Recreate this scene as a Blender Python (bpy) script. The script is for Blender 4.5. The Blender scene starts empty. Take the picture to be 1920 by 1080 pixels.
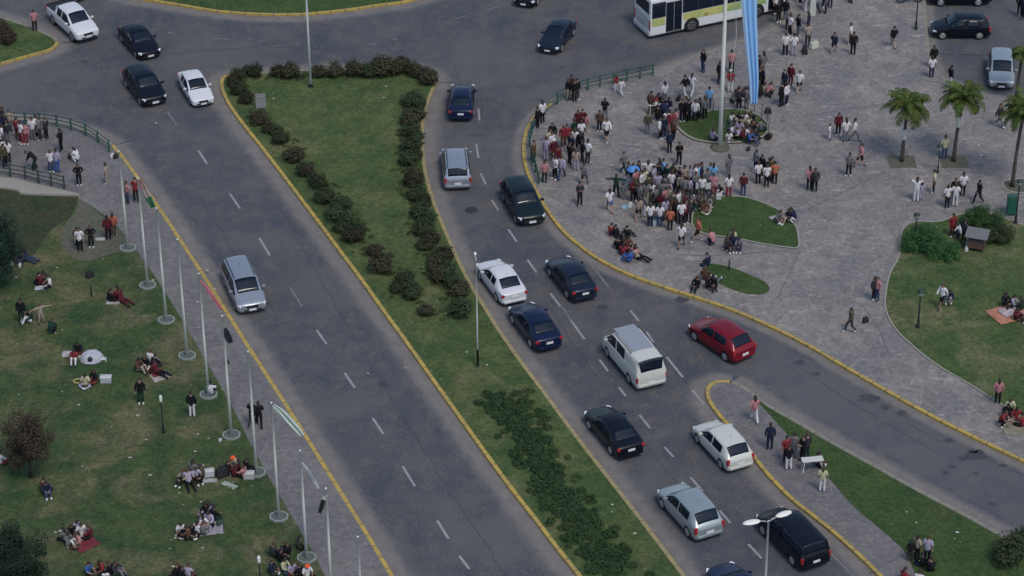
import bpy, bmesh, math, random
from mathutils import Vector, Matrix
random.seed(7)
S = bpy.context.scene
COL = S.collection
R = math.radians

# ------------------------------------------------------------------ camera
CAM_H, PITCH, ROLL, FPX = 84.0, R(32.0), 0.0095, 5100.0
cF = Vector((0, math.cos(PITCH), -math.sin(PITCH)))
cU0 = Vector((0, math.sin(PITCH), math.cos(PITCH)))
cR0 = Vector((1, 0, 0))
cR = cR0 * math.cos(ROLL) - cU0 * math.sin(ROLL)
cU = cU0 * math.cos(ROLL) + cR0 * math.sin(ROLL)
cam_d = bpy.data.cameras.new('camera'); cam = bpy.data.objects.new('camera', cam_d); COL.objects.link(cam)
m3 = Matrix((cR, cU, -cF)).transposed()
cam.matrix_world = Matrix.Translation((0, 0, CAM_H)) @ m3.to_4x4()
cam_d.sensor_width = 36; cam_d.lens = FPX / 1920 * 36
cam_d.clip_start = 1; cam_d.clip_end = 4000
S.camera = cam

# ------------------------------------------------------------------ light
SUN_EL, SUN_AZ = R(58), R(150)        # azimuth measured from +Y, clockwise
w = bpy.data.worlds.new('World'); S.world = w; w.use_nodes = True
nt = w.node_tree; nt.nodes.clear()
sky = nt.nodes.new('ShaderNodeTexSky'); sky.sky_type = 'NISHITA'; sky.sun_disc = False
sky.sun_elevation = SUN_EL; sky.sun_rotation = SUN_AZ; sky.dust_density = 1.6; sky.air_density = 1.0
bg = nt.nodes.new('ShaderNodeBackground'); bg.inputs[1].default_value = 0.095
wo = nt.nodes.new('ShaderNodeOutputWorld')
nt.links.new(sky.outputs[0], bg.inputs[0]); nt.links.new(bg.outputs[0], wo.inputs[0])
sd = bpy.data.lights.new('sun', 'SUN'); sun = bpy.data.objects.new('sun', sd); COL.objects.link(sun)
sd.energy = 1.05; sd.angle = R(16); sd.color = (1.0, 0.93, 0.83)
sdir = Vector((math.sin(SUN_AZ) * math.cos(SUN_EL), math.cos(SUN_AZ) * math.cos(SUN_EL), math.sin(SUN_EL)))
sun.rotation_euler = sdir.to_track_quat('Z', 'Y').to_euler()
S.view_settings.view_transform = 'Standard'; S.view_settings.look = 'None'
S.view_settings.exposure = 0.68; S.view_settings.gamma = 1.0
S.render.engine = 'CYCLES'
S.render.resolution_x = 1024; S.render.resolution_y = 576

# ------------------------------------------------------------------ helpers
def G(px, py, z=0.0):
    """the point of the horizontal plane at height z that the picture shows at (px, py)"""
    d = cF * FPX + cR * (px - 960) + cU * (540 - py)
    t = (CAM_H - z) / -d.z
    return Vector((d.x * t, d.y * t, z))

def ppm(px, py):
    """picture pixels per metre at a ground point"""
    p = G(px, py); return FPX / (p - Vector((0, 0, CAM_H))).dot(cF)

def mat(name, col, rough=0.6, metal=0.0, spec=0.5, coat=0.0):
    m = bpy.data.materials.new(name); m.use_nodes = True
    b = m.node_tree.nodes['Principled BSDF']
    b.inputs['Base Color'].default_value = (*col, 1); b.inputs['Roughness'].default_value = rough
    b.inputs['Metallic'].default_value = metal; b.inputs['Specular IOR Level'].default_value = spec
    if coat: b.inputs['Coat Weight'].default_value = coat
    return m

class NB:
    """small node builder"""
    def __init__(s, m): s.m = m; s.t = m.node_tree; s.b = s.t.nodes['Principled BSDF']; s.co = None
    def n(s, typ, **kw):
        x = s.t.nodes.new(typ)
        for k, v in kw.items(): setattr(x, k, v)
        return x
    def coord(s, scale=(1, 1, 1)):
        if s.co is None: s.co = s.n('ShaderNodeTexCoord')
        mp = s.n('ShaderNodeMapping'); mp.inputs['Scale'].default_value = scale
        s.t.links.new(s.co.outputs['Object'], mp.inputs[0]); return mp.outputs[0]
    def noise(s, scale, detail=4, rough=0.6, stretch=(1, 1, 1), dist=0):
        x = s.n('ShaderNodeTexNoise'); x.inputs['Scale'].default_value = scale
        x.inputs['Detail'].default_value = detail; x.inputs['Roughness'].default_value = rough
        x.inputs['Distortion'].default_value = dist
        s.t.links.new(s.coord(stretch), x.inputs['Vector']); return x.outputs['Fac']
    def ramp(s, f, a, b, ca=(0, 0, 0), cb=(1, 1, 1)):
        x = s.n('ShaderNodeValToRGB'); e = x.color_ramp.elements
        e[0].position = a; e[1].position = b; e[0].color = (*ca, 1); e[1].color = (*cb, 1)
        s.t.links.new(f, x.inputs[0]); return x.outputs[0]
    def mix(s, f, a, b, mode='MIX'):
        x = s.n('ShaderNodeMix', data_type='RGBA', blend_type=mode)
        for i, v in ((0, f), (6, a), (7, b)):
            if isinstance(v, (tuple, list)): x.inputs[i].default_value = (*v, 1)
            elif isinstance(v, (int, float)): x.inputs[i].default_value = v
            else: s.t.links.new(v, x.inputs[i])
        return x.outputs[2]
    def color(s, c): s.t.links.new(c, s.b.inputs['Base Color'])
    def bump(s, f, st=0.3, d=0.02):
        x = s.n('ShaderNodeBump'); x.inputs['Strength'].default_value = st; x.inputs['Distance'].default_value = d
        s.t.links.new(f, x.inputs['Height']); s.t.links.new(x.outputs[0], s.b.inputs['Normal'])
    def attr(s, name):
        x = s.n('ShaderNodeAttribute'); x.attribute_name = name; return x.outputs['Fac']

# ------------------------------------------------------------------ ground materials
ASPH = (0.069, 0.074, 0.086)
def asphalt_color(nb):
    c = nb.mix(nb.ramp(nb.noise(0.06, 3, 0.5), 0.35, 0.7), ASPH, (0.078, 0.079, 0.088))
    c = nb.mix(nb.ramp(nb.noise(0.35, 5, 0.65), 0.42, 0.72), c, (0.052, 0.060, 0.074))
    c = nb.mix(nb.ramp(nb.noise(1.6, 4, 0.7), 0.55, 0.8), c, (0.088, 0.086, 0.088))
    c = nb.mix(nb.ramp(nb.noise(0.8, 4, 0.7), 0.46, 0.62), c, nb.mix(0.8, c, (0.100, 0.094, 0.090)))
    c = nb.mix(nb.ramp(nb.noise(0.5, 4, 0.7, (1.3, 0.5, 1)), 0.5, 0.66), c, nb.mix(0.75, c, (0.046, 0.056, 0.074)))
    g = nb.noise(7.5, 4, 0.85)
    c = nb.mix(0.5, c, nb.ramp(g, 0.38, 0.62, (0.20, 0.21, 0.24), (0.80, 0.79, 0.76)), 'OVERLAY')
    c = nb.mix(nb.ramp(nb.noise(0.14, 5, 0.6, (1, 1, 1), 0.8), 0.48, 0.60), c, nb.mix(0.55, c, (0.105, 0.102, 0.100)))
    st = nb.ramp(nb.noise(0.9, 6, 0.7, (1, 1, 1), 1.2), 0.64, 0.72)
    c = nb.mix(st, c, nb.mix(0.5, c, (0.028, 0.028, 0.034)))
    return c
M = {}
m = mat('asphalt', ASPH, 0.85, spec=0.3); nb = NB(m); nb.color(asphalt_color(nb)); nb.bump(nb.noise(9, 4, 0.8), 0.25, 0.02); M['asphalt'] = m
m = mat('slip_asphalt', ASPH, 0.85, spec=0.3); nb = NB(m)
c = nb.mix(0.5, asphalt_color(nb), (0.098, 0.096, 0.106)); nb.color(c); M['asphalt_pale'] = m
m = mat('gutter_dust', (0.15, 0.14, 0.13), 0.9); nb = NB(m)
dust = nb.mix(nb.ramp(nb.noise(1.2, 5, 0.7), 0.3, 0.7), (0.180, 0.166, 0.152), (0.122, 0.114, 0.112))
f = nb.attr('edge')
mt = nb.n('ShaderNodeMath', operation='MULTIPLY_ADD'); nb.t.links.new(nb.noise(1.4, 5, 0.75), mt.inputs[0]); mt.inputs[1].default_value = 0.9
sb = nb.n('ShaderNodeMath', operation='SUBTRACT'); nb.t.links.new(f, sb.inputs[0]); sb.inputs[1].default_value = 0.45
nb.t.links.new(sb.outputs[0], mt.inputs[2])
nb.color(nb.mix(nb.ramp(mt.outputs[0], 0.2, 0.75), asphalt_color(nb), dust)); M['gutter'] = m

def paving(name, a, b, c2, joint):
    m = mat(name, a, 0.8); nb = NB(m)
    v = nb.n('ShaderNodeTexVoronoi'); v.inputs['Scale'].default_value = 1.15; v.inputs['Randomness'].default_value = 0.9
    nb.t.links.new(nb.coord((1, 0.75, 1)), v.inputs['Vector'])
    sep = nb.n('ShaderNodeSeparateColor'); nb.t.links.new(v.outputs['Color'], sep.inputs[0])
    col = nb.mix(nb.ramp(sep.outputs[0], 0.0, 1.0), a, b)
    col = nb.mix(nb.ramp(nb.noise(0.22, 4, 0.6), 0.38, 0.66), col, c2)
    v2 = nb.n('ShaderNodeTexVoronoi', feature='DISTANCE_TO_EDGE'); v2.inputs['Scale'].default_value = 1.15; v2.inputs['Randomness'].default_value = 0.9
    nb.t.links.new(nb.coord((1, 0.75, 1)), v2.inputs['Vector'])
    j = nb.ramp(v2.outputs['Distance'], 0.0, 0.06, (1, 1, 1), (0, 0, 0))
    jn = nb.ramp(nb.noise(0.7, 3, 0.6), 0.35, 0.7)
    jj = nb.mix(1.0, j, jn, 'MULTIPLY')
    col = nb.mix(nb.mix(0.75, (0, 0, 0), jj), col, joint)
    col = nb.mix(nb.ramp(nb.noise(1.1, 5, 0.8, (0.6, 1.6, 1), 0.5), 0.56, 0.64), col, joint)
    col = nb.mix(nb.ramp(nb.noise(0.8, 5, 0.8, (0.7, 1.4, 1), 0.8), 0.58, 0.70), col, nb.mix(0.5, col, (0.10, 0.10, 0.12)))
    col = nb.mix(nb.ramp(nb.noise(2.2, 6, 0.75, (1, 1, 1), 0.8), 0.54, 0.72), col, nb.mix(0.45, col, b))
    col = nb.mix(0.6, col, nb.ramp(nb.noise(4.0, 5, 0.85), 0.36, 0.64, (0.25, 0.25, 0.25), (0.75, 0.75, 0.75)), 'OVERLAY')
    nb.color(col); nb.bump(nb.noise(6, 5, 0.8), 0.3, 0.02); return m
M['plaza'] = paving('plaza_stone', (0.156, 0.143, 0.134), (0.228, 0.208, 0.190), (0.134, 0.130, 0.136), (0.27, 0.25, 0.225))
M['path'] = paving('path_stone', (0.128, 0.121, 0.124), (0.155, 0.146, 0.144), (0.112, 0.108, 0.112), (0.17, 0.158, 0.145))

def grass(name, g1, g2, dry, dryamt, spots=True):
    m = mat(name, g1, 0.95, spec=0.15); nb = NB(m)
    c = nb.mix(nb.ramp(nb.noise(0.55, 5, 0.65), 0.35, 0.68), g1, g2)
    c = nb.mix(nb.ramp(nb.noise(0.28, 5, 0.6, (1, 1, 1), 0.6), dryamt, dryamt + 0.16), c, dry)
    c = nb.mix(nb.ramp(nb.noise(2.4, 4, 0.7), 0.5, 0.75), c, nb.mix(0.5, c, (0.026, 0.045, 0.018)))
    c = nb.mix(0.75, c, nb.ramp(nb.noise(4.2, 6, 0.85), 0.36, 0.66, (0.22, 0.24, 0.20), (0.85, 0.85, 0.75)), 'OVERLAY')
    if spots:
        v = nb.n('ShaderNodeTexVoronoi'); v.inputs['Scale'].default_value = 0.9; nb.t.links.new(nb.coord(), v.inputs['Vector'])
        c = nb.mix(nb.ramp(v.outputs['Distance'], 0.035, 0.055, (1, 1, 1), (0, 0, 0)), c, (0.22, 0.23, 0.18))
    nb.color(c); nb.bump(nb.noise(16, 5, 0.9), 0.9, 0.05); return m
M['grass'] = grass('median_grass', (0.044, 0.077, 0.032), (0.092, 0.118, 0.048), (0.128, 0.128, 0.068), 0.53)
M['grass_l'] = grass('park_grass', (0.031, 0.062, 0.029), (0.070, 0.094, 0.040), (0.122, 0.114, 0.070), 0.48)
M['grass_r'] = grass('lawn_grass', (0.044, 0.080, 0.032), (0.088, 0.112, 0.048), (0.140, 0.136, 0.082), 0.50)
M['grass_g'] = grass('bright_grass', (0.036, 0.068, 0.026), (0.060, 0.090, 0.034), (0.085, 0.085, 0.045), 0.60)
M['soil'] = grass('dark_soil', (0.032, 0.046, 0.026), (0.048, 0.052, 0.032), (0.062, 0.055, 0.040), 0.5, False)

def painted(name, col, under, amt=0.5, joints=False):
    m = mat(name, col, 0.75); nb = NB(m)
    c = nb.mix(nb.ramp(nb.noise(3.5, 5, 0.75), amt, amt + 0.2), col, under)
    c = nb.mix(nb.ramp(nb.noise(0.5, 3, 0.6), 0.35, 0.7), c, nb.mix(0.3, c, under))
    if joints:
        at = nb.attr('len'); mo = nb.n('ShaderNodeMath', operation='FRACT'); nb.t.links.new(at, mo.inputs[0])
        c = nb.mix(nb.ramp(mo.outputs[0], 0.07, 0.09, (1, 1, 1), (0, 0, 0)), c, tuple(x * .8 for x in under))
        fl = nb.n('ShaderNodeMath', operation='FLOOR'); nb.t.links.new(at, fl.inputs[0]); wn = nb.n('ShaderNodeTexWhiteNoise', noise_dimensions='1D'); nb.t.links.new(fl.outputs[0], wn.inputs['W'])
        c = nb.mix(nb.ramp(wn.outputs['Value'], 0.45, 1.0), c, nb.mix(0.22, c, under))
    nb.color(c); return m
M['kerb_y'] = painted('yellow_kerb_paint', (0.42, 0.30, 0.060), (0.20, 0.16, 0.085), 0.50, True)
M['kerb_p'] = painted('faded_kerb_paint', (0.30, 0.245, 0.105), (0.19, 0.165, 0.11), 0.52, True)
M['kerb_c'] = painted('kerb_concrete', (0.215, 0.205, 0.165), (0.14, 0.135, 0.12), 0.55, True)
M['rim'] = painted('stone_rim', (0.27, 0.26, 0.23), (0.18, 0.17, 0.15), 0.55)
M['mark'] = painted('road_paint', (0.27, 0.27, 0.28), (0.12, 0.12, 0.135), 0.52)
M['mark_f'] = painted('worn_road_paint', (0.17, 0.17, 0.18), (0.095, 0.097, 0.11), 0.45)
M['concrete'] = painted('concrete', (0.27, 0.26, 0.22), (0.20, 0.19, 0.165), 0.5)
M['earth'] = painted('earth', (0.10, 0.095, 0.07), (0.06, 0.07, 0.04), 0.5)

# ------------------------------------------------------------------ mesh helpers
def tag(o, label=None, cat=None, group=None, kind=None):
    if label: o['label'] = label
    if cat: o['category'] = cat
    if group: o['group'] = group
    if kind: o['kind'] = kind
    return o
def link(name, me, mats=(), parent=None, loc=None, rot=None):
    o = bpy.data.objects.new(name, me); COL.objects.link(o)
    for mm in mats: me.materials.append(mm)
    if parent: o.parent = parent
    if loc is not None: o.location = loc
    if rot is not None: o.rotation_euler = rot
    return o
def empty(name, loc=(0, 0, 0), rz=0.0):
    o = bpy.data.objects.new(name, None); COL.objects.link(o); o.location = loc; o.rotation_euler = (0, 0, rz)
    o.empty_display_size = 0.2; return o
def me_bm(name, bm, smooth=False):
    me = bpy.data.meshes.new(name); bm.to_mesh(me); bm.free()
    if smooth:
        for p in me.polygons: p.use_smooth = True
    return me
def ob(name, bm, mats, parent=None, smooth=False, loc=None, rot=None):
    if not isinstance(mats, (list, tuple)): mats = [mats]
    return link(name, me_bm(name, bm, smooth), mats, parent, loc, rot)
def box(bm, c, s, rot=None, mi=0, bev=0.0):
    r = bmesh.ops.create_cube(bm, size=1.0)
    mt = Matrix.Translation(c) @ (rot.to_4x4() if rot else Matrix.Identity(4)) @ Matrix.Diagonal((*s, 1))
    bmesh.ops.transform(bm, matrix=mt, verts=r['verts'])
    fs = {f for v in r['verts'] for f in v.link_faces}
    for f in fs: f.material_index = mi
    if bev:
        es = {e for v in r['verts'] for e in v.link_edges}
        rr = bmesh.ops.bevel(bm, geom=list(es), offset=bev, segments=2, affect='EDGES', profile=0.6)
        for f in rr['faces']: f.material_index = mi
    return r['verts']
def tube(bm, pts, rad, seg=8, mi=0, cap=True):
    pts = [Vector(p) for p in pts]; n = len(pts)
    rads = rad if isinstance(rad, (list, tuple)) else [rad] * n
    rings = []
    for i, p in enumerate(pts):
        t = (pts[min(i + 1, n - 1)] - pts[max(i - 1, 0)]).normalized()
        a = t.cross(Vector((0, 0, 1)));
        if a.length < 0.05: a = t.cross(Vector((0, 1, 0)))
        a.normalize(); b = t.cross(a)
        rings.append([bm.verts.new(p + (a * math.cos(k * 2 * math.pi / seg) + b * math.sin(k * 2 * math.pi / seg)) * rads[i]) for k in range(seg)])
    for i in range(n - 1):
        for k in range(seg):
            f = bm.faces.new((rings[i][k], rings[i + 1][k], rings[i + 1][(k + 1) % seg], rings[i][(k + 1) % seg])); f.material_index = mi; f.smooth = True
    if cap:
        for rg in (rings[0], rings[-1]):
            try: bm.faces.new(rg).material_index = mi
            except ValueError: pass
def lathe(bm, prof, seg=12, c=(0, 0, 0), mi=0):
    rings = []
    for r, z in prof:
        rings.append([bm.verts.new((c[0] + r * math.cos(k * 2 * math.pi / seg), c[1] + r * math.sin(k * 2 * math.pi / seg), c[2] + z)) for k in range(seg)])
    for i in range(len(prof) - 1):
        for k in range(seg):
            f = bm.faces.new((rings[i][k], rings[i][(k + 1) % seg], rings[i + 1][(k + 1) % seg], rings[i + 1][k])); f.material_index = mi; f.smooth = True
    bm.faces.new(list(reversed(rings[0]))).material_index = mi; bm.faces.new(rings[-1]).material_index = mi
def ell(bm, c, r, seg=12, rings=8, mi=0):
    rr = bmesh.ops.create_uvsphere(bm, u_segments=seg, v_segments=rings, radius=1.0)
    bmesh.ops.transform(bm, matrix=Matrix.Translation(c) @ Matrix.Diagonal((*r, 1)), verts=rr['verts'])
    for f in {f for v in rr['verts'] for f in v.link_faces}: f.material_index = mi; f.smooth = True
    return rr['verts']

def catmull(pts, closed=False, n=5):
    out = []; L = len(pts)
    rng = range(L if closed else L - 1)
    for i in rng:
        g = lambda k: Vector(pts[k % L]) if closed else Vector(pts[max(0, min(L - 1, k))])
        p0, p1, p2, p3 = g(i - 1), g(i), g(i + 1), g(i + 2)
        for k in range(n):
            t = k / n
            out.append(0.5 * ((2 * p1) + (-p0 + p2) * t + (2 * p0 - 5 * p1 + 4 * p2 - p3) * t * t + (-p0 + 3 * p1 - 3 * p2 + p3) * t ** 3))
    if not closed: out.append(Vector(pts[-1]))
    return out
def pix(pts, z): return [G(p[0], p[1], z) for p in catmull([Vector((a, b, 0)) for a, b in pts])]
def area(poly): return 0.5 * sum(poly[i].x * poly[(i + 1) % len(poly)].y - poly[(i + 1) % len(poly)].x * poly[i].y for i in range(len(poly)))
def offset_line(line, d):
    out = []
    for i, p in enumerate(line):
        a = line[max(0, i - 1)]; b = line[min(len(line) - 1, i + 1)]
        t = (b - a); t.z = 0
        if t.length < 1e-6: out.append(p.copy()); continue
        t.normalize(); out.append(p + Vector((-t.y, t.x, 0)) * d)
    return out
def sheet(name, poly, z, m, kind='structure', zlow=None):
    bm = bmesh.new(); vs = [bm.verts.new((p.x, p.y, z)) for p in poly]
    f = bm.faces.new(vs)
    if area(poly) < 0: f.normal_flip()
    if zlow is not None:
        r = bmesh.ops.extrude_face_region(bm, geom=[f]); 
        for v in r['geom']:
            if isinstance(v, bmesh.types.BMVert): v.co.z = zlow
        bmesh.ops.recalc_face_normals(bm, faces=bm.faces)
    bmesh.ops.triangulate(bm, faces=bm.faces)
    o = ob(name, bm, m); 
    if kind: o['kind'] = kind
    return o
def strip(bm, a, b, mi=0, flip=False, att=None, va=0, vb=0):
    va_ = [bm.verts.new(p) for p in a]; vb_ = [bm.verts.new(p) for p in b]
    if att is not None:
        for v in va_: v[att] = va
        for v in vb_: v[att] = vb
    for i in range(len(a) - 1):
        q = (va_[i], va_[i + 1], vb_[i + 1], vb_[i])
        f = bm.faces.new(q if not flip else tuple(reversed(q))); f.material_index = mi
def kerb(line, inside, m, ztop=0.15, wd=0.22, zlow=0.0):
    """a real kerb: outer face, top and back. inside=+1 when the island lies on the left of the line"""
    inn = offset_line(line, wd * inside); out2 = offset_line(line, -0.012)
    z = lambda L, h: [Vector((p.x, p.y, h)) for p in L]
    bm = bmesh.new(); la = bm.verts.layers.float.new('len'); cum = [0]
    for a_, b_ in zip(line, line[1:]): cum.append(cum[-1] + (b_ - a_).length)
    for A_, B_ in ((z(line, zlow), z(line, ztop)), (z(line, ztop), z(inn, ztop)), (z(inn, ztop), z(inn, ztop - 0.06))):
        va_ = [bm.verts.new(p) for p in A_]; vb_ = [bm.verts.new(p) for p in B_]
        for i in range(len(A_)): va_[i][la] = cum[i]; vb_[i][la] = cum[i]
        for i in range(len(A_) - 1):
            q = (va_[i], va_[i + 1], vb_[i + 1], vb_[i]); bm.faces.new(q if inside > 0 else tuple(reversed(q)))
    bmesh.ops.remove_doubles(bm, verts=bm.verts, dist=0.0005)
    bmesh.ops.recalc_face_normals(bm, faces=bm.faces)
    o = ob('kerb', bm, m); o['kind'] = 'structure'; return o
GZ = [0.004]
def gutter(line, inside, wd=1.3):
    bm = bmesh.new(); att = bm.verts.layers.float.new('edge')
    rows = [(0.0, 1.0), (0.35, 0.95), (wd * 0.55, 0.6), (wd, 0.0)]
    GZ[0] += 0.0006
    L = [[Vector((p.x, p.y, GZ[0])) for p in offset_line(line, -inside * d)] for d, _ in rows]
    for i in range(3): strip(bm, L[i], L[i + 1], flip=inside > 0, att=att, va=rows[i][1], vb=rows[i + 1][1])
    o = ob('gutter', bm, M['gutter']); o['kind'] = 'structure'; return o
def island(segs, top_m, name, ztop=0.14, gut=1.3):
    """segs: list of (pixel polyline, kerb material or None) that together close the outline"""
    lines = [pix(p, ztop) for p, _ in segs]; poly = []
    for L in lines: poly += L if not poly or (poly[-1] - L[0]).length > 0.01 else L[1:]
    if (poly[0] - poly[-1]).length < 0.01: poly = poly[:-1]
    s = 1 if area(poly) > 0 else -1
    sheet(name, poly, ztop, top_m)
    for L, (p, km) in zip(lines, segs):
        if km:
            kerb(L, s, M[km])
            if gut: gutter(L, s, gut)
    return poly

# ------------------------------------------------------------------ ground, road
ctr = G(960, 540)
sheet('ground', [ctr + Vector((x, y, 0)) for x, y in ((-1500, -1500), (1500, -1500), (1500, 1500), (-1500, 1500))], -0.03, M['earth'])
sheet('road', [ctr + Vector((x, y, 0)) for x, y in ((-120, -60), (120, -60), (120, 110), (-120, 110))], 0.0, M['asphalt'])
Z = 0.14
# roundabout island at the top
island([([(120, -60), (180, -26), (235, -8), (290, 2), (340, 10), (400, 20), (470, 26), (560, 27), (640, 20), (710, 10), (770, 1), (840, -22), (880, -50)], 'kerb_y'),
        ([(880, -50), (820, -130), (500, -220), (200, -140), (120, -60)], 'kerb_c')], M['grass_g'], 'lawn')
# pointed island at the upper left
island([([(-160, 158), (-60, 136), (0, 120), (50, 106), (90, 95), (106, 86), (110, 78)], 'kerb_y'),
        ([(110, 78), (100, 68), (60, 50), (0, 30), (-80, 2), (-160, -20)], 'kerb_c'),
        ([(-160, -20), (-160, 158)], None)], M['grass'], 'lawn')
# central median
MED_L = [(440, 137), (420, 142), (413, 152), (415, 170), (428, 197), (452, 231), (487, 275), (524, 323), (564, 376), (603, 428), (640, 478), (679, 530), (720, 588), (760, 643), (800, 700), (840, 756), (880, 812), (920, 868), (960, 922), (1000, 973), (1040, 1026), (1086, 1084), (1150, 1170), (1220, 1260)]
MED_R = [(1430, 1260), (1340, 1145), (1290, 1084), (1245, 1025), (1200, 966), (1150, 902), (1100, 838), (1060, 785), (1020, 730), (980, 677), (940, 620), (910, 572), (884, 530), (862, 486), (840, 437), (820, 388), (806, 345), (798, 305), (795, 262), (796, 230), (803, 197), (813, 170), (820, 152)]
island([(MED_L, 'kerb_y'), ([(1220, 1260), (1430, 1260)], None), (MED_R, 'kerb_p'),
        ([(820, 152), (812, 138), (780, 128), (730, 123), (640, 127), (560, 131), (490, 135), (440, 137)], 'kerb_c')], M['grass'], 'lawn')
# plaza on the right
PL_R = [(1225, 134), (1175, 145), (1120, 158), (1075, 172), (1035, 192), (1005, 213), (988, 236), (980, 262), (979, 290), (986, 322), (1003, 361), (1026, 398), (1053, 433), (1086, 462), (1125, 489), (1175, 514), (1235, 536), (1300, 557), (1370, 581), (1440, 611), (1510, 646), (1580, 687), (1660, 733), (1750, 783), (1840, 828), (1920, 866), (2020, 912), (2200, 985)]
plaza_poly = [([(1347, 90), (1285, 110), (1225, 134)], 'kerb_c'), (PL_R[:5], 'kerb_c'), (PL_R[4:], 'kerb_y'),
        ([(2200, 985), (2300, 500), (2200, 190)], None), ([(2200, 190), (2000, 184), (1920, 181), (1850, 176), (1800, 160), (1760, 136), (1744, 95), (1736, 0), (1733, -60)], 'kerb_c'),
        ([(1733, -60), (1600, -62), (1480, -58)], None), ([(1480, -58), (1474, 0), (1468, 38), (1425, 62), (1347, 90)], 'kerb_c')]
island(plaza_poly, M['plaza'], 'plaza', gut=0.9)
# traffic island by the slip road
IS_L = [(1640, 870), (1560, 826), (1500, 791), (1440, 757), (1400, 727), (1372, 714), (1345, 713), (1328, 722), (1323, 737), (1330, 757), (1352, 786), (1380, 817), (1410, 856), (1440, 893), (1480, 934), (1520, 966), (1560, 998), (1610, 1043), (1650, 1082), (1730, 1160), (1800, 1230)]
island([([(2100, 1120), (2000, 1068), (1907, 1016), (1870, 996), (1800, 957), (1720, 915), (1640, 870)], 'kerb_c'),
        (IS_L[:6], 'kerb_c'), (IS_L[5:], 'kerb_y'), ([(1800, 1230), (2100, 1120)], None)], M['path'], 'pavement')
gl = pix([(1418, 744), (1440, 763), (1500, 798), (1560, 833), (1640, 877), (1720, 922), (1800, 964), (1870, 1003), (1907, 1023), (2000, 1075), (2090, 1125)], 0.16)
gr = pix([(1780, 1215), (1740, 1130), (1700, 1040), (1680, 1017), (1640, 982), (1597, 945), (1552, 893), (1520, 862), (1488, 826), (1455, 790), (1425, 757), (1418, 744)], 0.16)
sheet('lawn', gl + gr[:-1], 0.160, M['grass_g'], zlow=0.10)
# left pavement and park
LK = [(-120, 228), (-40, 221), (20, 221), (75, 225), (130, 235), (180, 250), (213, 270), (240, 303), (275, 352), (310, 402), (345, 455), (382, 511), (420, 571), (460, 635), (500, 697), (540, 759), (580, 822), (620, 886), (660, 950), (700, 1014), (738, 1078), (790, 1165), (840, 1250)]
island([(LK[:7], 'kerb_c'), (LK[6:], 'kerb_y'), ([(840, 1250), (-300, 1250), (-300, 240), (-120, 228)], None)], M['path'], 'pavement')
pk = pix([(147, 372), (180, 392), (213, 418), (240, 448), (268, 486), (310, 548), (345, 606), (385, 675), (430, 752), (470, 832), (510, 905), (550, 973), (590, 1042), (620, 1100), (680, 1220)], 0.17)
pk2 = [G(-280, 1220, 0.17), G(-280, 362, 0.17)] + pix([(0, 352), (40, 362), (100, 365), (147, 372)], 0.17)[:-1]
sheet('park_lawn', pk + pk2, 0.168, M['grass_l'], zlow=0.10)
so = pix([(-200, 352), (0, 353), (45, 363), (138, 366), (143, 378), (130, 408), (95, 432), (70, 470), (30, 500), (-60, 520), (-200, 530)], 0.18)
sheet('soil_patch', so, 0.176, M['soil'])
tr = pix([(150, 372), (215, 425), (245, 462), (200, 478), (160, 490), (120, 470), (118, 430), (140, 400)], 0.18)
m = painted('trodden_earth', (0.105, 0.098, 0.075), (0.060, 0.066, 0.038), 0.42); M['trodden'] = m
sheet('trodden_earth', tr, 0.182, m)
# pale concrete ledge below the railing
led = sheet('retaining_wall', pix([(-60, 322), (0, 332), (30, 335), (60, 343), (140, 361), (138, 365), (45, 362), (34, 356), (0, 351), (-60, 348)], 0.3), 0.30, M['concrete'], None, zlow=0.1)
tag(led, 'pale concrete ledge of the retaining wall below the lower railing', 'wall')

lk = pix(LK[6:], 0.011); sgn = 1 if offset_line(lk, 1.0)[5].x > lk[5].x else -1
bm = bmesh.new(); strip(bm, offset_line(lk, .02 * sgn), offset_line(lk, .24 * sgn), flip=sgn > 0)
m = painted('gutter_debris', (0.060, 0.055, 0.040), (0.11, 0.10, 0.085), 0.52); o = ob('gutter', bm, m); o['kind'] = 'structure'
# lawns and beds laid on the plaza
def bed(pts, m, h=0.10, rimw=0.16, z0=Z, name='lawn', rim=True):
    poly = [G(p[0], p[1], z0 + h) for p in catmull([Vector((a, b, 0)) for a, b in pts], True, 4)]
    sheet(name, poly, z0 + h - 0.015, m, zlow=z0 - 0.02)
    if rim:
        s = 1 if area(poly) > 0 else -1
        k = kerb(poly + [poly[0]], s, M['rim'], z0 + h, rimw, z0 - 0.01); k.name = 'kerb'
    return poly
bed([(1266, 232), (1290, 217), (1330, 206), (1375, 202), (1415, 210), (1438, 226), (1443, 242), (1432, 256), (1400, 265), (1360, 268), (1325, 266), (1290, 256)], M['grass_g'])
bed([(1300, 392), (1322, 374), (1352, 367), (1395, 368), (1435, 380), (1470, 398), (1492, 420), (1499, 445), (1497, 464), (1470, 463), (1430, 457), (1380, 447), (1325, 439), (1298, 425)], M['grass_g'], 0.06, 0.1)
bed([(1318, 500), (1335, 494), (1365, 499), (1400, 512), (1432, 527), (1443, 541), (1432, 549), (1405, 550), (1372, 541), (1340, 525), (1322, 512)], M['grass_g'], 0.05, 0.08, rim=False)
bed([(1686, 452), (1692, 428), (1715, 414), (1760, 414), (1800, 400), (1850, 396), (1890, 410), (1935, 422), (2080, 430), (2150, 600), (2130, 880), (2010, 830), (1920, 785), (1865, 751), (1820, 722), (1760, 687), (1710, 648), (1676, 614), (1659, 578), (1660, 545), (1668, 510), (1684, 480)], M['grass_r'], 0.05, 0.1)
bed([(1878, 345), (1890, 336), (1920, 334), (1945, 342), (1948, 356), (1920, 362), (1890, 358)], M['trodden'], 0.05, 0.12, name='planting_bed')
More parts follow.
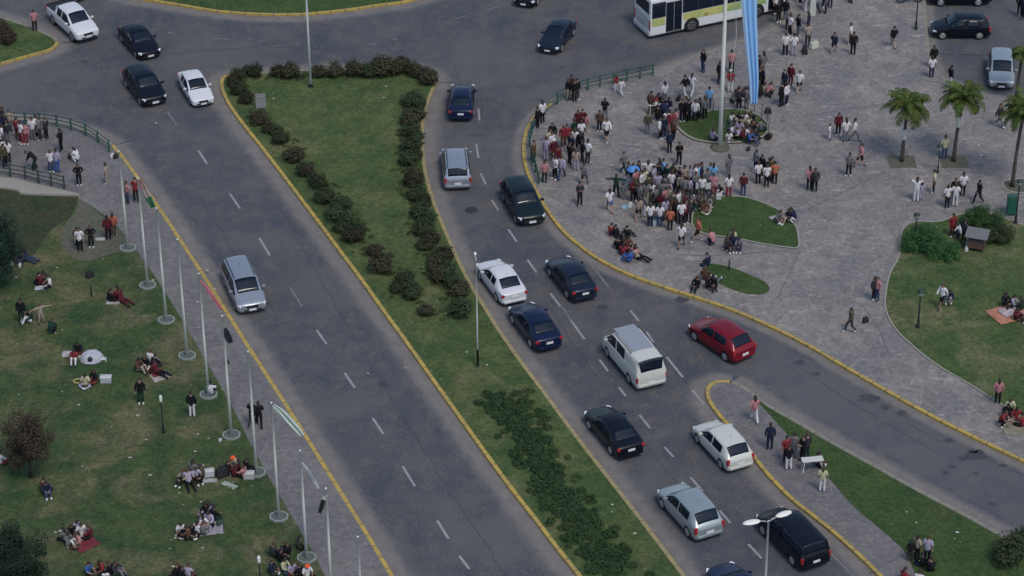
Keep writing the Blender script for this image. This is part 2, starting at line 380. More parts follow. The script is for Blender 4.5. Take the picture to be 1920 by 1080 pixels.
# slightly paler surface of the slip road
sl = pix([(1375, 600), (1440, 628), (1510, 662), (1580, 702), (1660, 748), (1750, 798), (1840, 843), (1920, 881), (2200, 1000)], 0.004) + \
     pix([(2200, 1150), (2000, 1052), (1907, 1003), (1800, 945), (1720, 903), (1640, 860), (1560, 815), (1500, 781), (1440, 745), (1395, 712), (1350, 690)], 0.004)
sheet('slip_road', sl, 0.002, M['asphalt_pale'])

# lane markings
DA = [(372, 282, 388, 307), (431, 363, 450, 391), (486, 446, 506, 479), (594, 619, 612, 645), (646, 699, 665, 727), (699, 784, 719, 814),
      (755, 874, 778, 912), (820, 976, 841, 1010), (861, 1042, 880, 1067), (897, 204, 899, 226), (893, 270, 897, 296), (901, 325, 911, 346), (922, 375, 935, 395), (953, 430, 969, 453),
      (989, 487, 1006, 511), (1032, 550, 1051, 575), (1070, 600, 1096, 636), (1124, 674, 1140, 696), (1160, 726, 1174, 743), (1199, 778, 1219, 803), (1246, 838, 1263, 857), (1295, 895, 1317, 921),
      (1349, 957, 1370, 981), (1403, 1020, 1428, 1047), (1182, 582, 1198, 602), (1212, 622, 1226, 642), (1250, 669, 1280, 707), (1298, 732, 1320, 757)]
DB = [(543, 538, 566, 574), (314, 210, 332, 235), (315, 61, 330, 63), (400, 72, 432, 74), (484, 77, 497, 77), (692, 82, 706, 83), (855, 35, 876, 29), (913, 19, 942, 10), (735, 74, 745, 73), (395, 143, 412, 139),
      (1108, 495, 1142, 540), (1320, 757, 1352, 797), (1055, 576, 1070, 600), (1470, 950, 1560, 1040), (1560, 1040, 1620, 1100)]
for nm, D_, mm, wd in (('lane_markings', DA, 'mark', 0.14), ('worn_lane_markings', DB, 'mark_f', 0.12)):
    bm = bmesh.new()
    for a, b, c, d in D_:
        p, q = G(a, b, 0.016), G(c, d, 0.016); t = (q - p).normalized(); n = Vector((-t.y, t.x, 0)) * wd / 2
        bm.faces.new([bm.verts.new(v) for v in (p - n, q - n, q + n, p + n)])
    o = ob(nm, bm, M[mm]); o['kind'] = 'structure'
# oil spots, stains, litter
M['stain'] = painted('oil_stain', (0.036, 0.036, 0.042), (0.07, 0.072, 0.085), 0.50)
bm = bmesh.new()
for x, y, r in [(1586, 685, .35), (1500, 680, .3), (1530, 700, .25), (1630, 747, .5), (1660, 764, .25), (1690, 775, .3), (1833, 853, .55), (1823, 845, .25), (1806, 860, .22), (1786, 874, .22), (1772, 887, .2), (1862, 945, .2), (1780, 826, .25), (1830, 888, .15), (1880, 873, .2),
                (1052, 126, .2), (1280, 562, .4), (1130, 575, .3), (920, 500, .3), (160, 115, .2), (470, 610, .3), (720, 720, .3), (1110, 430, .2)]:
    p = G(x, y, 0.014); vs = []
    for k in range(14):
        a = k / 14 * 6.283; rr = r * random.uniform(0.55, 1.1); vs.append(bm.verts.new(p + Vector((math.cos(a) * rr * 1.3, math.sin(a) * rr, 0))))
    bm.faces.new(vs)
o = ob('road_stains', bm, M['stain']); o['kind'] = 'structure'

# cracks and joint lines
def crackline(bm, pts, wd, z, jit, rng):
    L = []
    for a, b in zip(pts, pts[1:]):
        A, B = G(a[0], a[1], z), G(b[0], b[1], z); n = max(2, int((B - A).length / .5))
        for k in range(n): L.append(A.lerp(B, k / n) + Vector((rng.uniform(-jit, jit), rng.uniform(-jit, jit), 0)))
    L.append(G(pts[-1][0], pts[-1][1], z)); strip(bm, offset_line(L, wd / 2), offset_line(L, -wd / 2), flip=False)
rng = random.Random(9); bm = bmesh.new()
for pts in ([(520, 380), (600, 520), (700, 690), (830, 900), (950, 1080)], [(330, 300), (470, 520), (560, 650)], [(620, 900), (700, 870), (800, 905)], [(500, 610), (560, 600), (640, 640)], [(1020, 560), (1080, 650), (1180, 790), (1290, 940)], [(850, 120), (900, 250), (930, 340)],
            [(200, 90), (330, 100), (460, 90), (620, 90)], [(1120, 590), (1210, 640), (1290, 720)], [(1500, 690), (1620, 770), (1760, 850)], [(60, 150), (200, 190), (300, 240)], [(930, 420), (1000, 470), (1090, 520)], [(1640, 800), (1700, 790), (1770, 830)]):
    crackline(bm, pts, .03, .013, .10, rng)
o = ob('road_cracks', bm, mat('crack_tar', (0.052, 0.056, 0.066), 0.9)); o['kind'] = 'structure'
bm = bmesh.new()
for pts in ([(1500, 470), (1478, 515), (1458, 560)], [(1615, 570), (1650, 620), (1665, 660)], [(1744, 97), (1800, 100), (1900, 101)], [(1100, 330), (1240, 280), (1266, 240)], [(1190, 470), (1320, 480), (1480, 470)], [(1500, 400), (1640, 330), (1690, 320)], [(1630, 1075), (1665, 1055), (1700, 1040)], [(1730, 310), (1880, 330)], [(1440, 230), (1560, 210), (1740, 180)],
            [(400, 640), (440, 640)], [(437, 715), (470, 712)], [(330, 500), (362, 492)], [(480, 790), (520, 786)], [(545, 905), (590, 898)], [(1400, 800), (1440, 795)], [(1480, 900), (1530, 880)]):
    crackline(bm, pts, .05, Z + .006, .03, rng)
o = ob('paving_joints', bm, mat('joint_dark', (0.085, 0.080, 0.080), 0.9)); o['kind'] = 'structure'

# ================================================================== VEHICLES
M['glass'] = mat('car_glass', (0.005, 0.011, 0.022), 0.10, spec=0.38)
M['black'] = mat('black_plastic', (0.012, 0.012, 0.014), 0.55)
M['tyre'] = mat('tyre_rubber', (0.014, 0.014, 0.015), 0.85)
M['rim_m'] = mat('alloy_rim', (0.42, 0.43, 0.45), 0.35, 0.6)
M['lamp_w'] = mat('headlamp_lens', (0.72, 0.74, 0.78), 0.12, spec=0.8)
M['lamp_r'] = mat('tail_lamp_lens', (0.33, 0.015, 0.018), 0.15, spec=0.8)
M['plate'] = mat('number_plate', (0.62, 0.63, 0.64), 0.5)
M['chrome'] = mat('chrome', (0.6, 0.6, 0.62), 0.2, 0.9)
def paint(name, col, metal=0.25, rough=0.32, coat=.45): return mat(name, col, rough, metal, 0.4 if sum(col) > .3 else 0.25, coat)
P = {'white': paint('white_paint', (0.56, 0.57, 0.60), 0.0), 'cream': paint('cream_white_paint', (0.50, 0.51, 0.47), 0.0),
     'black': paint('black_paint', (0.0035, 0.0055, 0.012), 0.0, 0.3, .15), 'navy': paint('navy_paint', (0.007, 0.013, 0.045), 0.1, 0.3, .2),
     'silver': paint('silver_paint', (0.30, 0.33, 0.38), 0.5, 0.35), 'silverg': paint('pale_green_silver_paint', (0.31, 0.36, 0.38), 0.45, 0.35),
     'green': paint('dark_green_paint', (0.005, 0.013, 0.017), 0.05, 0.3, .2), 'red': paint('dark_red_paint', (0.17, 0.008, 0.018), 0.15, 0.3, .3),
     'slate': paint('slate_blue_paint', (0.012, 0.018, 0.038), 0.2, 0.3, .2), 'bluesil': paint('grey_blue_silver_paint', (0.27, 0.30, 0.35), 0.4, 0.35)}

def car_spec(kind):
    # L, W, ground clearance, stations: (x, half width, belt z, top z, kind)   kind: h=flat/hood, c=cabin with side wall up to roof
    # glass: dictionary of faces -> name
    D = dict(
     sedan=dict(L=4.35, W=1.72, wr=0.31, wb=(1.33, -1.27), zb=0.20, roof=1.43, rw=0.56,
       st=[(2.17, .70, .55, .62, 'h'), (2.05, .80, .62, .70, 'h'), (1.55, .85, .74, .82, 'h'), (0.98, .86, .86, .95, 'h'), (0.25, .86, .90, 1.40, 'c'), (0.10, .86, .90, 1.43, 'c'),
           (-0.32, .86, .91, 1.45, 'c'), (-0.40, .86, .91, 1.45, 'c'), (-0.95, .86, .92, 1.41, 'c'), (-1.08, .86, .93, 1.38, 'c'), (-1.62, .84, .96, 1.02, 'h'), (-2.02, .80, .93, .98, 'h'), (-2.18, .72, .82, .86, 'h')]),
     hatch=dict(L=3.95, W=1.68, wr=0.30, wb=(1.28, -1.22), zb=0.20, roof=1.47, rw=0.57,
       st=[(1.97, .68, .55, .62, 'h'), (1.86, .78, .64, .73, 'h'), (1.45, .83, .76, .85, 'h'), (1.00, .84, .88, .97, 'h'), (0.38, .84, .92, 1.43, 'c'), (0.22, .84, .92, 1.47, 'c'),
           (-0.18, .84, .93, 1.49, 'c'), (-0.27, .84, .93, 1.49, 'c'), (-1.18, .84, .95, 1.46, 'c'), (-1.42, .84, .96, 1.42, 'c'), (-1.78, .80, .97, 1.02, 'h'), (-1.92, .78, .88, .92, 'h'), (-1.98, .70, .70, .74, 'h')]),
     wagon=dict(L=4.35, W=1.76, wr=0.32, wb=(1.36, -1.30), zb=0.22, roof=1.58, rw=0.60,
       st=[(2.17, .72, .60, .68, 'h'), (2.05, .82, .70, .79, 'h'), (1.66, .87, .82, .91, 'h'), (1.28, .88, .94, 1.04, 'h'), (0.55, .88, .98, 1.53, 'c'), (0.38, .88, .98, 1.58, 'c'),
           (-0.10, .88, .99, 1.61, 'c'), (-0.20, .88, .99, 1.61, 'c'), (-1.70, .88, 1.0, 1.57, 'c'), (-1.90, .87, 1.0, 1.52, 'c'), (-2.06, .84, 1.0, 1.06, 'h'), (-2.13, .82, .9, .95, 'h'), (-2.17, .76, .72, .78, 'h')]),
     minivan=dict(L=4.70, W=1.88, wr=0.34, wb=(1.48, -1.42), zb=0.24, roof=1.72, rw=0.66,
       st=[(2.35, .76, .66, .74, 'h'), (2.20, .88, .78, .88, 'h'), (1.85, .93, .90, 1.00, 'h'), (1.50, .94, 1.02, 1.12, 'h'), (0.72, .94, 1.06, 1.66, 'c'), (0.52, .94, 1.06, 1.72, 'c'),
           (0.02, .94, 1.07, 1.75, 'c'), (-0.10, .94, 1.07, 1.75, 'c'), (-1.95, .94, 1.08, 1.70, 'c'), (-2.12, .93, 1.08, 1.65, 'c'), (-2.24, .90, 1.08, 1.14, 'h'), (-2.31, .88, .95, 1.0, 'h'), (-2.35, .82, .76, .82, 'h')]),
     van=dict(L=4.75, W=1.86, wr=0.33, wb=(1.62, -1.25), zb=0.24, roof=1.95, rw=0.74,
       st=[(2.37, .76, .78, .86, 'h'), (2.28, .88, .92, 1.00, 'h'), (2.08, .92, 1.02, 1.12, 'h'), (1.84, .93, 1.12, 1.22, 'h'), (1.18, .93, 1.16, 1.86, 'c'), (1.00, .93, 1.17, 1.93, 'c'),
           (0.55, .93, 1.18, 1.96, 'c'), (0.40, .93, 1.18, 1.96, 'c'), (-0.62, .93, 1.20, 1.95, 'c'), (-2.15, .93, 1.20, 1.92, 'c'), (-2.30, .91, 1.20, 1.26, 'h'), (-2.35, .89, 1.0, 1.06, 'h'), (-2.38, .84, .74, .80, 'h')]),
     pickup=dict(L=5.05, W=1.84, wr=0.37, wb=(1.62, -1.48), zb=0.34, roof=1.74, rw=0.60,
       st=[(2.52, .74, .76, .84, 'h'), (2.40, .86, .86, .96, 'h'), (1.90, .91, .98, 1.08, 'h'), (1.35, .92, 1.08, 1.18, 'h'), (0.70, .92, 1.12, 1.68, 'c'), (0.52, .92, 1.12, 1.74, 'c'),
           (0.08, .92, 1.13, 1.76, 'c'), (-0.02, .92, 1.13, 1.76, 'c'), (-0.70, .92, 1.14, 1.72, 'c'), (-0.84, .92, 1.14, 1.68, 'c'), (-1.00, .92, 1.10, 1.12, 'h'), (-2.40, .91, 1.08, 1.10, 'h'), (-2.52, .88, 1.05, 1.07, 'h')]))
    return D[kind]

def build_car_meshes(kind):
    D = car_spec(kind); st = D['st']; bm = bmesh.new(); ns = len(st)
    rings = []
    for i, (x, hw, bz, tz, k) in enumerate(st):
        zb = D['zb'] + (0.10 if i in (0, ns - 1) else 0)
        rw = D['rw']; p = [(0, zb), (.8 * hw, zb), (.96 * hw, zb + .08), (hw, zb + .45 * (bz - zb)), (.99 * hw, bz - .07), (.95 * hw, bz)]
        if k == 'h': p += [(.86 * hw, bz + .55 * (tz - bz)), (.70 * hw, tz - .005), (.35 * hw, tz + .01), (0, tz + .015)]
        else: p += [(rw + .09, tz - .11), (rw, tz - .02), (rw * .55, tz + .015), (0, tz + .03)]
        L = [bm.verts.new((x, y, z)) for y, z in p]
        Rr = [L[0]] + [bm.verts.new((x, -y, z)) for y, z in p[1:9]] + [L[9]]
        rings.append((L, Rr))
    fr = {}
    # glass faces: windscreen between station 3 and 4, rear between last 'c' and next 'h'; side windows between the cabin stations
    cab = [i for i, s in enumerate(st) if s[4] == 'c']
    c0, c1 = cab[0], cab[-1]
    side = {c0 - 1, c0, c0 + 1, c0 + 3} | ({c1 - 1} if kind in ('wagon', 'minivan') else set())
    if kind == 'van': side = {c0 - 1, c0, c0 + 1, c0 + 3}
    for i in range(ns - 1):
        for sgn in (0, 1):
            for j in range(9):
                a, b = rings[i][sgn], rings[i + 1][sgn]
                q = (a[j], b[j], b[j + 1], a[j + 1])
                f = bm.faces.new(q if sgn == 0 else tuple(reversed(q))); f.smooth = True
                mi = 0
                if j in (7, 8) and i == c0 - 1: mi = 2
                if j in (7, 8) and i == c1: mi = 3
                if j == 5 and i in side and not (i == c0 - 1 and False): mi = 4 + sgn if i < c0 + 3 else 6 + sgn
                if j in (0, 1): mi = 1
                f.material_index = mi
    for ri, flip in ((0, 1), (ns - 1, 0)):
        L, Rr = rings[ri]
        for j in range(9):
            q = [L[j], L[j + 1], Rr[j + 1], Rr[j]]; q2 = []
            for v in q:
                if v not in q2: q2.append(v)
            f = bm.faces.new(q2 if flip else list(reversed(q2))); f.smooth = True; f.material_index = 1 if j <= 1 else 0
    bmesh.ops.recalc_face_normals(bm, faces=bm.faces)
    cl = bm.edges.layers.float.new('crease_edge'); cv = bm.verts.layers.float.new('crease_vert')
    for e in bm.edges:
        ms = {f.material_index for f in e.link_faces}
        if len(ms) > 1:
            e[cl] = 1.0
            if max(ms) >= 2:
                for v in e.verts: v[cv] = 1.0
        zs = [v.co.z for v in e.verts]
    me = me_bm('tmp', bm)
    o = bpy.data.objects.new('tmp', me); COL.objects.link(o)
    for k in range(9): me.materials.append(M['black'])
    sb = o.modifiers.new('s', 'SUBSURF'); sb.levels = 2; sb.render_levels = 2
    # wheel arches
    cb = bmesh.new()
    for wx in D['wb']:
        for s in (-1, 1):
            rr = bmesh.ops.create_cone(cb, cap_ends=True, segments=24, radius1=D['wr'] + .06, radius2=D['wr'] + .06, depth=0.5)
            bmesh.ops.transform(cb, matrix=Matrix.Translation((wx, s * (D['W'] / 2 + .02), D['wr'])) @ Matrix.Rotation(math.pi / 2, 4, 'X'), verts=rr['verts'])
    for f in cb.faces: f.material_index = 1
    cme = me_bm('cut', cb); co = bpy.data.objects.new('cut', cme); COL.objects.link(co)
    cme.materials.append(M['black']); cme.materials.append(M['black'])
    bo = o.modifiers.new('b', 'BOOLEAN'); bo.operation = 'DIFFERENCE'; bo.object = co; bo.solver = 'EXACT'
    dg = bpy.context.evaluated_depsgraph_get(); ev = o.evaluated_get(dg); src = bpy.data.meshes.new_from_object(ev)
    bpy.data.objects.remove(o); bpy.data.objects.remove(co)
    names = {0: 'body', 1: 'body', 2: 'windscreen', 3: 'rear_window', 4: 'side_window', 5: 'side_window', 6: 'side_window', 7: 'side_window'}
    out = []
    groups = [(0, 1), (2,), (3,), (4,), (5,), (6,), (7,)]
    for g in groups:
        b2 = bmesh.new(); b2.from_mesh(src)
        kill = [f for f in b2.faces if f.material_index not in g]
        bmesh.ops.delete(b2, geom=kill, context='FACES')
        if not b2.faces: b2.free(); continue
        for f in b2.faces:
            f.smooth = True
            if g[0] >= 2: f.material_index = 0
        if g[0] >= 2:      # glass stands 4 mm proud and overlaps nothing
            for v in b2.verts: v.co += v.normal * -0.006
            bmesh.ops.solidify(b2, geom=b2.faces, thickness=0.004)
        out.append((names[g[0]], me_bm(names[g[0]], b2)))
    return out

CARM = {}
def wheel_mesh(r):
    bm = bmesh.new(); w2 = 0.10
    prof = [(r * .62, -w2), (r * .93, -w2), (r, -w2 + .03), (r, w2 - .03), (r * .93, w2), (r * .62, w2)]
    lathe(bm, prof, 24)
    bmesh.ops.rotate(bm, verts=bm.verts, matrix=Matrix.Rotation(math.pi / 2, 3, 'X')); t = me_bm('tyre', bm)
    bm = bmesh.new(); lathe(bm, [(r * .50, -.103), (r * .64, -.106), (r * .64, .106), (r * .50, .103), (r * .46, .07), (r * .2, .075), (.05, .085)], 24)
    for k in range(5):
        a = k * 2 * math.pi / 5
        box(bm, (math.cos(a) * r * .32, math.sin(a) * r * .32, .09), (r * .45, r * .14, .035), Matrix.Rotation(a, 3, 'Z'))
        box(bm, (math.cos(a) * r * .32, math.sin(a) * r * .32, -.09), (r * .45, r * .14, .035), Matrix.Rotation(a, 3, 'Z'))
    bmesh.ops.rotate(bm, verts=bm.verts, matrix=Matrix.Rotation(math.pi / 2, 3, 'X')); return t, me_bm('rim', bm)
def small(name, fn, mats):
    bm = bmesh.new(); fn(bm); me = me_bm(name, bm)
    for mm in mats: me.materials.append(mm)
    return me
def car_parts(kind):
    D = car_spec(kind); parts = []
    st = D['st']; L2 = D['L'] / 2; zf = st[0][2]; zr = st[-1][2]; hwf = st[1][1]; hwr = st[-2][1]
    for nm, me in build_car_meshes(kind):
        if nm == 'body': me.materials.clear(); me.materials.append(P['white']); me.materials.append(M['black'])
        else: me.materials.clear(); me.materials.append(M['glass'])
        parts.append((nm, me, Vector((0, 0, 0)), None, True if nm == 'body' else False))
    t, rm = wheel_mesh(D['wr']); t.materials.append(M['tyre']); rm.materials.append(M['rim_m'])
    for wx in D['wb']:
        for s in (-1, 1): parts.append(('wheel', t, Vector((wx, s * (D['W'] / 2 - .125), D['wr'])), rm, False))
    slant = Matrix.Rotation(R(-22), 3, 'Z')
    for s in (-1, 1):
        def hl(bm): box(bm, (0, 0, 0), (.26, .34, .15), Matrix.Rotation(R(-28) * s, 3, 'Z'), 0, .035)
        parts.append(('headlight', small('headlight', hl, [M['lamp_w']]), Vector((L2 - .215, s * (hwf - .20), zf + .045)), None, False))
        tall = kind in ('wagon', 'minivan', 'van', 'hatch')
        def tl(bm): box(bm, (0, 0, 0), (.14, .16 if tall else .30, .34 if tall else .16), Matrix.Rotation(R(14) * s, 3, 'Z'), 0, .03)
        parts.append(('taillight', small('taillight', tl, [M['lamp_r']]), Vector((-L2 + (.085 if tall else .105), s * (hwr - (.065 if tall else .15)), zr + (.06 if tall else -.02))), None, False))
        cab = [x for x in st if x[4] == 'c'][0]
        def mr(bm): box(bm, (0, 0, 0), (.12, .20, .13), None, 0, .03); box(bm, (.0, -s * .12, -.03), (.05, .10, .05))
        parts.append(('mirror', small('mirror', mr, [P['white']]), Vector((cab[0] + .38, s * (D['W'] / 2 + .06), cab[2] + .06)), None, True))
    parts.append(('grille', small('grille', lambda bm: ([box(bm, (0, 0, z), (.05, .62, .035)) for z in (-.05, .0, .05)], box(bm, (-.02, 0, 0), (.04, .66, .16))), [M['black']]), Vector((L2 - .005, 0, zf - .02)), None, False))
    parts.append(('grille', small('lower_grille', lambda bm: box(bm, (0, 0, 0), (.06, 1.0, .10), None, 0, .02), [M['black']]), Vector((L2 - .03, 0, D['zb'] + .17)), None, False))
    parts.append(('number_plate', small('number_plate', lambda bm: box(bm, (0, 0, 0), (.03, .40, .13)), [M['plate']]), Vector((L2 + .012, 0, zf - .17)), None, False))
    parts.append(('number_plate', small('number_plate', lambda bm: box(bm, (0, 0, 0), (.03, .40, .13)), [M['plate']]), Vector((-L2 - .012, 0, zr - (.14 if kind != 'van' else .2))), None, False))
    parts.append(('bumper', small('bumper', lambda bm: box(bm, (0, 0, 0), (.12, st[-1][1] * 1.9, .14), None, 0, .04), [P['white']]), Vector((-L2 - .0, 0, D['zb'] + .20)), None, True))
    if kind in ('van', 'wagon', 'minivan'):
        xa = [x for x in st if x[4] == 'c']; l0, l1 = xa[0][0] - .1, xa[-1][0] + (.1 if kind != 'van' else .9)
        for s in (-1, 1):
            def rr(bm): tube(bm, [(l0, 0, -.03), (l0 - .1, 0, .04), (l1 + .1, 0, .04), (l1, 0, -.03)], .022, 6)
            parts.append(('roof_rail', small('roof_rail', rr, [M['black']]), Vector((0, s * (D['rw'] - .0), D['roof'] + .01)), None, False))
    if kind == 'pickup':
        def bedf(bm):
            box(bm, (-1.74, 0, 1.125), (1.36, 1.50, .03))
            for s in (-1, 1): box(bm, (-1.74, s * .80, 1.15), (1.50, .10, .07), None, 0, .02)
            box(bm, (-2.47, 0, 1.15), (.08, 1.6, .07), None, 0, .02)
        parts.append(('cargo_bed', small('cargo_bed', bedf, [M['black']]), Vector((0, 0, 0)), None, False))
        def hoop(bm): tube(bm, [(-1.06, .74, 1.12), (-1.10, .66, 1.52), (-1.10, -.66, 1.52), (-1.06, -.74, 1.12)], .035, 8)
        parts.append(('roll_bar', small('roll_bar', hoop, [M['chrome']]), Vector((0, 0, 0)), None, False))
    if kind in ('sedan', 'hatch', 'minivan', 'wagon'):
        parts.append(('aerial', small('aerial', lambda bm: tube(bm, [(0, 0, 0), (-.22, 0, .22)], .008, 5), [M['black']]), Vector((st[6][0] - .5, 0, D['roof'] - .0)), None, False))
    return parts, D
CARC = {}
def car(name, kind, colour, near, dirv, away, label, group, cat='car', scale=1.0, z=0.0, plate=True, rails=True):
    if kind not in CARC: CARC[kind] = car_parts(kind)
    parts, D = CARC[kind]
    a = G(near[0], near[1], z); b = G(near[0] + dirv[0], near[1] + dirv[1], z); d = (b - a).normalized()
    cen = a + d * D['L'] * scale / 2
    hd = d if away else -d
    root = empty(name, cen, math.atan2(hd.y, hd.x)); root.scale = (scale,) * 3
    tag(root, label, cat, group)
    for nm, me, loc, sub, painted_ in parts:
        if nm == 'roof_rail' and not rails: continue
        o = bpy.data.objects.new(nm, me); COL.objects.link(o); o.parent = root; o.location = loc
        if painted_:
            o.material_slots[0].link = 'OBJECT'; o.material_slots[0].material = P[colour]
        if nm == 'wheel':
            r2 = bpy.data.objects.new('rim', sub); COL.objects.link(r2); r2.parent = o
    return root
GA, GB, GC_ = 'cars driving down the left road', 'cars driving up the right road', 'parked cars by the plaza'
car('pickup_truck', 'pickup', 'white', (168, 82), (-36, -32), False, 'white double cab pickup truck with open bed, in the upper left corner', GA, 'pickup')
car('parked_car', 'hatch', 'white', (158, 3), (-34, -18), False, 'white car cut off by the top edge, behind the white pickup', GA)
car('car', 'sedan', 'black', (284, 114), (-29, -32), False, 'black car with bright headlamps behind the lower black car, near the roundabout', GA)
car('car', 'hatch', 'black', (293, 202), (-26, -33), False, 'black hatchback with headlamps and number plate, beside the small white sedan', GA, scale=1.08)
car('car', 'sedan', 'white', (383, 203), (-20, -33), False, 'white sedan by the upper left tip of the grass median', GA, scale=.93)
car('car', 'sedan', 'navy', (864, 231), (3, -40), True, 'dark navy sedan seen from behind right of the wide median end', GB, scale=.97)
car('car', 'sedan', 'slate', (1026, 104), (22, -29), False, 'dark blue grey sedan facing the camera left of the bus', GA, scale=.95)
car('car', 'sedan', 'black', (981, 17), (22, -28), False, 'dark car cut by the top edge above the blue grey sedan', GA, scale=.97)
car('car', 'wagon', 'silver', (859, 360), (-4, -40), True, 'silver estate car with dark rear window and red tail lamps', GB)
car('car', 'hatch', 'green', (999, 427), (-22, -38), False, 'dark green car with lit headlamps beside the yellow plaza kerb', GB, scale=1.1)
car('car', 'wagon', 'bluesil', (475, 592), (-15, -33), False, 'silver minivan facing the camera, alone on the left road', GA, scale=1.03)
car('car', 'sedan', 'white', (966, 575), (-26, -34), True, 'white sedan seen from behind beside the median kerb', GB)
car('car', 'sedan', 'slate', (1098, 569), (-30, -38), True, 'dark slate coupe right of the white sedan', GB)
car('car', 'sedan', 'navy', (1031, 662), (-34, -45), True, 'navy blue sedan behind the white sedan, left of the van', GB, scale=1.02)
car('van', 'van', 'cream', (1222, 732), (-43, -52), True, 'white van with grey roof panel and roof rails in the middle lane', GB, 'van')
car('car', 'hatch', 'red', (1397, 680), (-52, -35), True, 'dark red hatchback turning into the slip road', GB, scale=1.05)
car('car', 'sedan', 'black', (1184, 863), (-42, -50), True, 'black sedan following the white van, next to the median', GB)
car('car', 'hatch', 'cream', (1389, 886), (-41, -44), True, 'white hatchback beside the yellow kerb of the traffic island', GB, scale=1.02)
car('car', 'hatch', 'silverg', (1331, 1015), (-49, -54), True, 'pale silver hatchback at the bottom, left of the street light', GB, scale=1.08)
car('car', 'minivan', 'black', (1530, 1070), (-57, -58), True, 'black minivan at the bottom beside the yellow island kerb', GB, 'minivan', scale=.97, rails=False)
car('car', 'sedan', 'navy', (1425, 1172), (-47, -56), True, 'dark blue car just entering at the bottom edge', GB)
car('parked_car', 'hatch', 'black', (1745, 65), (60, 0), False, 'black hatchback parked sideways in the upper right lot', GC_, z=0)
car('parked_car', 'hatch', 'silverg', (1877, 172), (-2, -40), False, 'pale green silver car facing the camera near the palms', GC_, z=0, scale=1.03)
car('parked_car', 'sedan', 'black', (1738, 3), (60, 0), False, 'dark car cut off at the top edge above the parked hatchback', GC_, z=0)
# the roof of the van has a wide grey panel
for o in [c for c in bpy.data.objects if c.name.startswith('van')][:1]:
    M['grey_roof'] = mat('grey_roof_paint', (0.28, 0.31, 0.35), 0.45, 0.2)
    bm = bmesh.new(); box(bm, (.1, 0, 1.985), (2.5, 1.24, .02), None, 0, .008)
    ob('roof_panel', bm, M['grey_roof'], o)

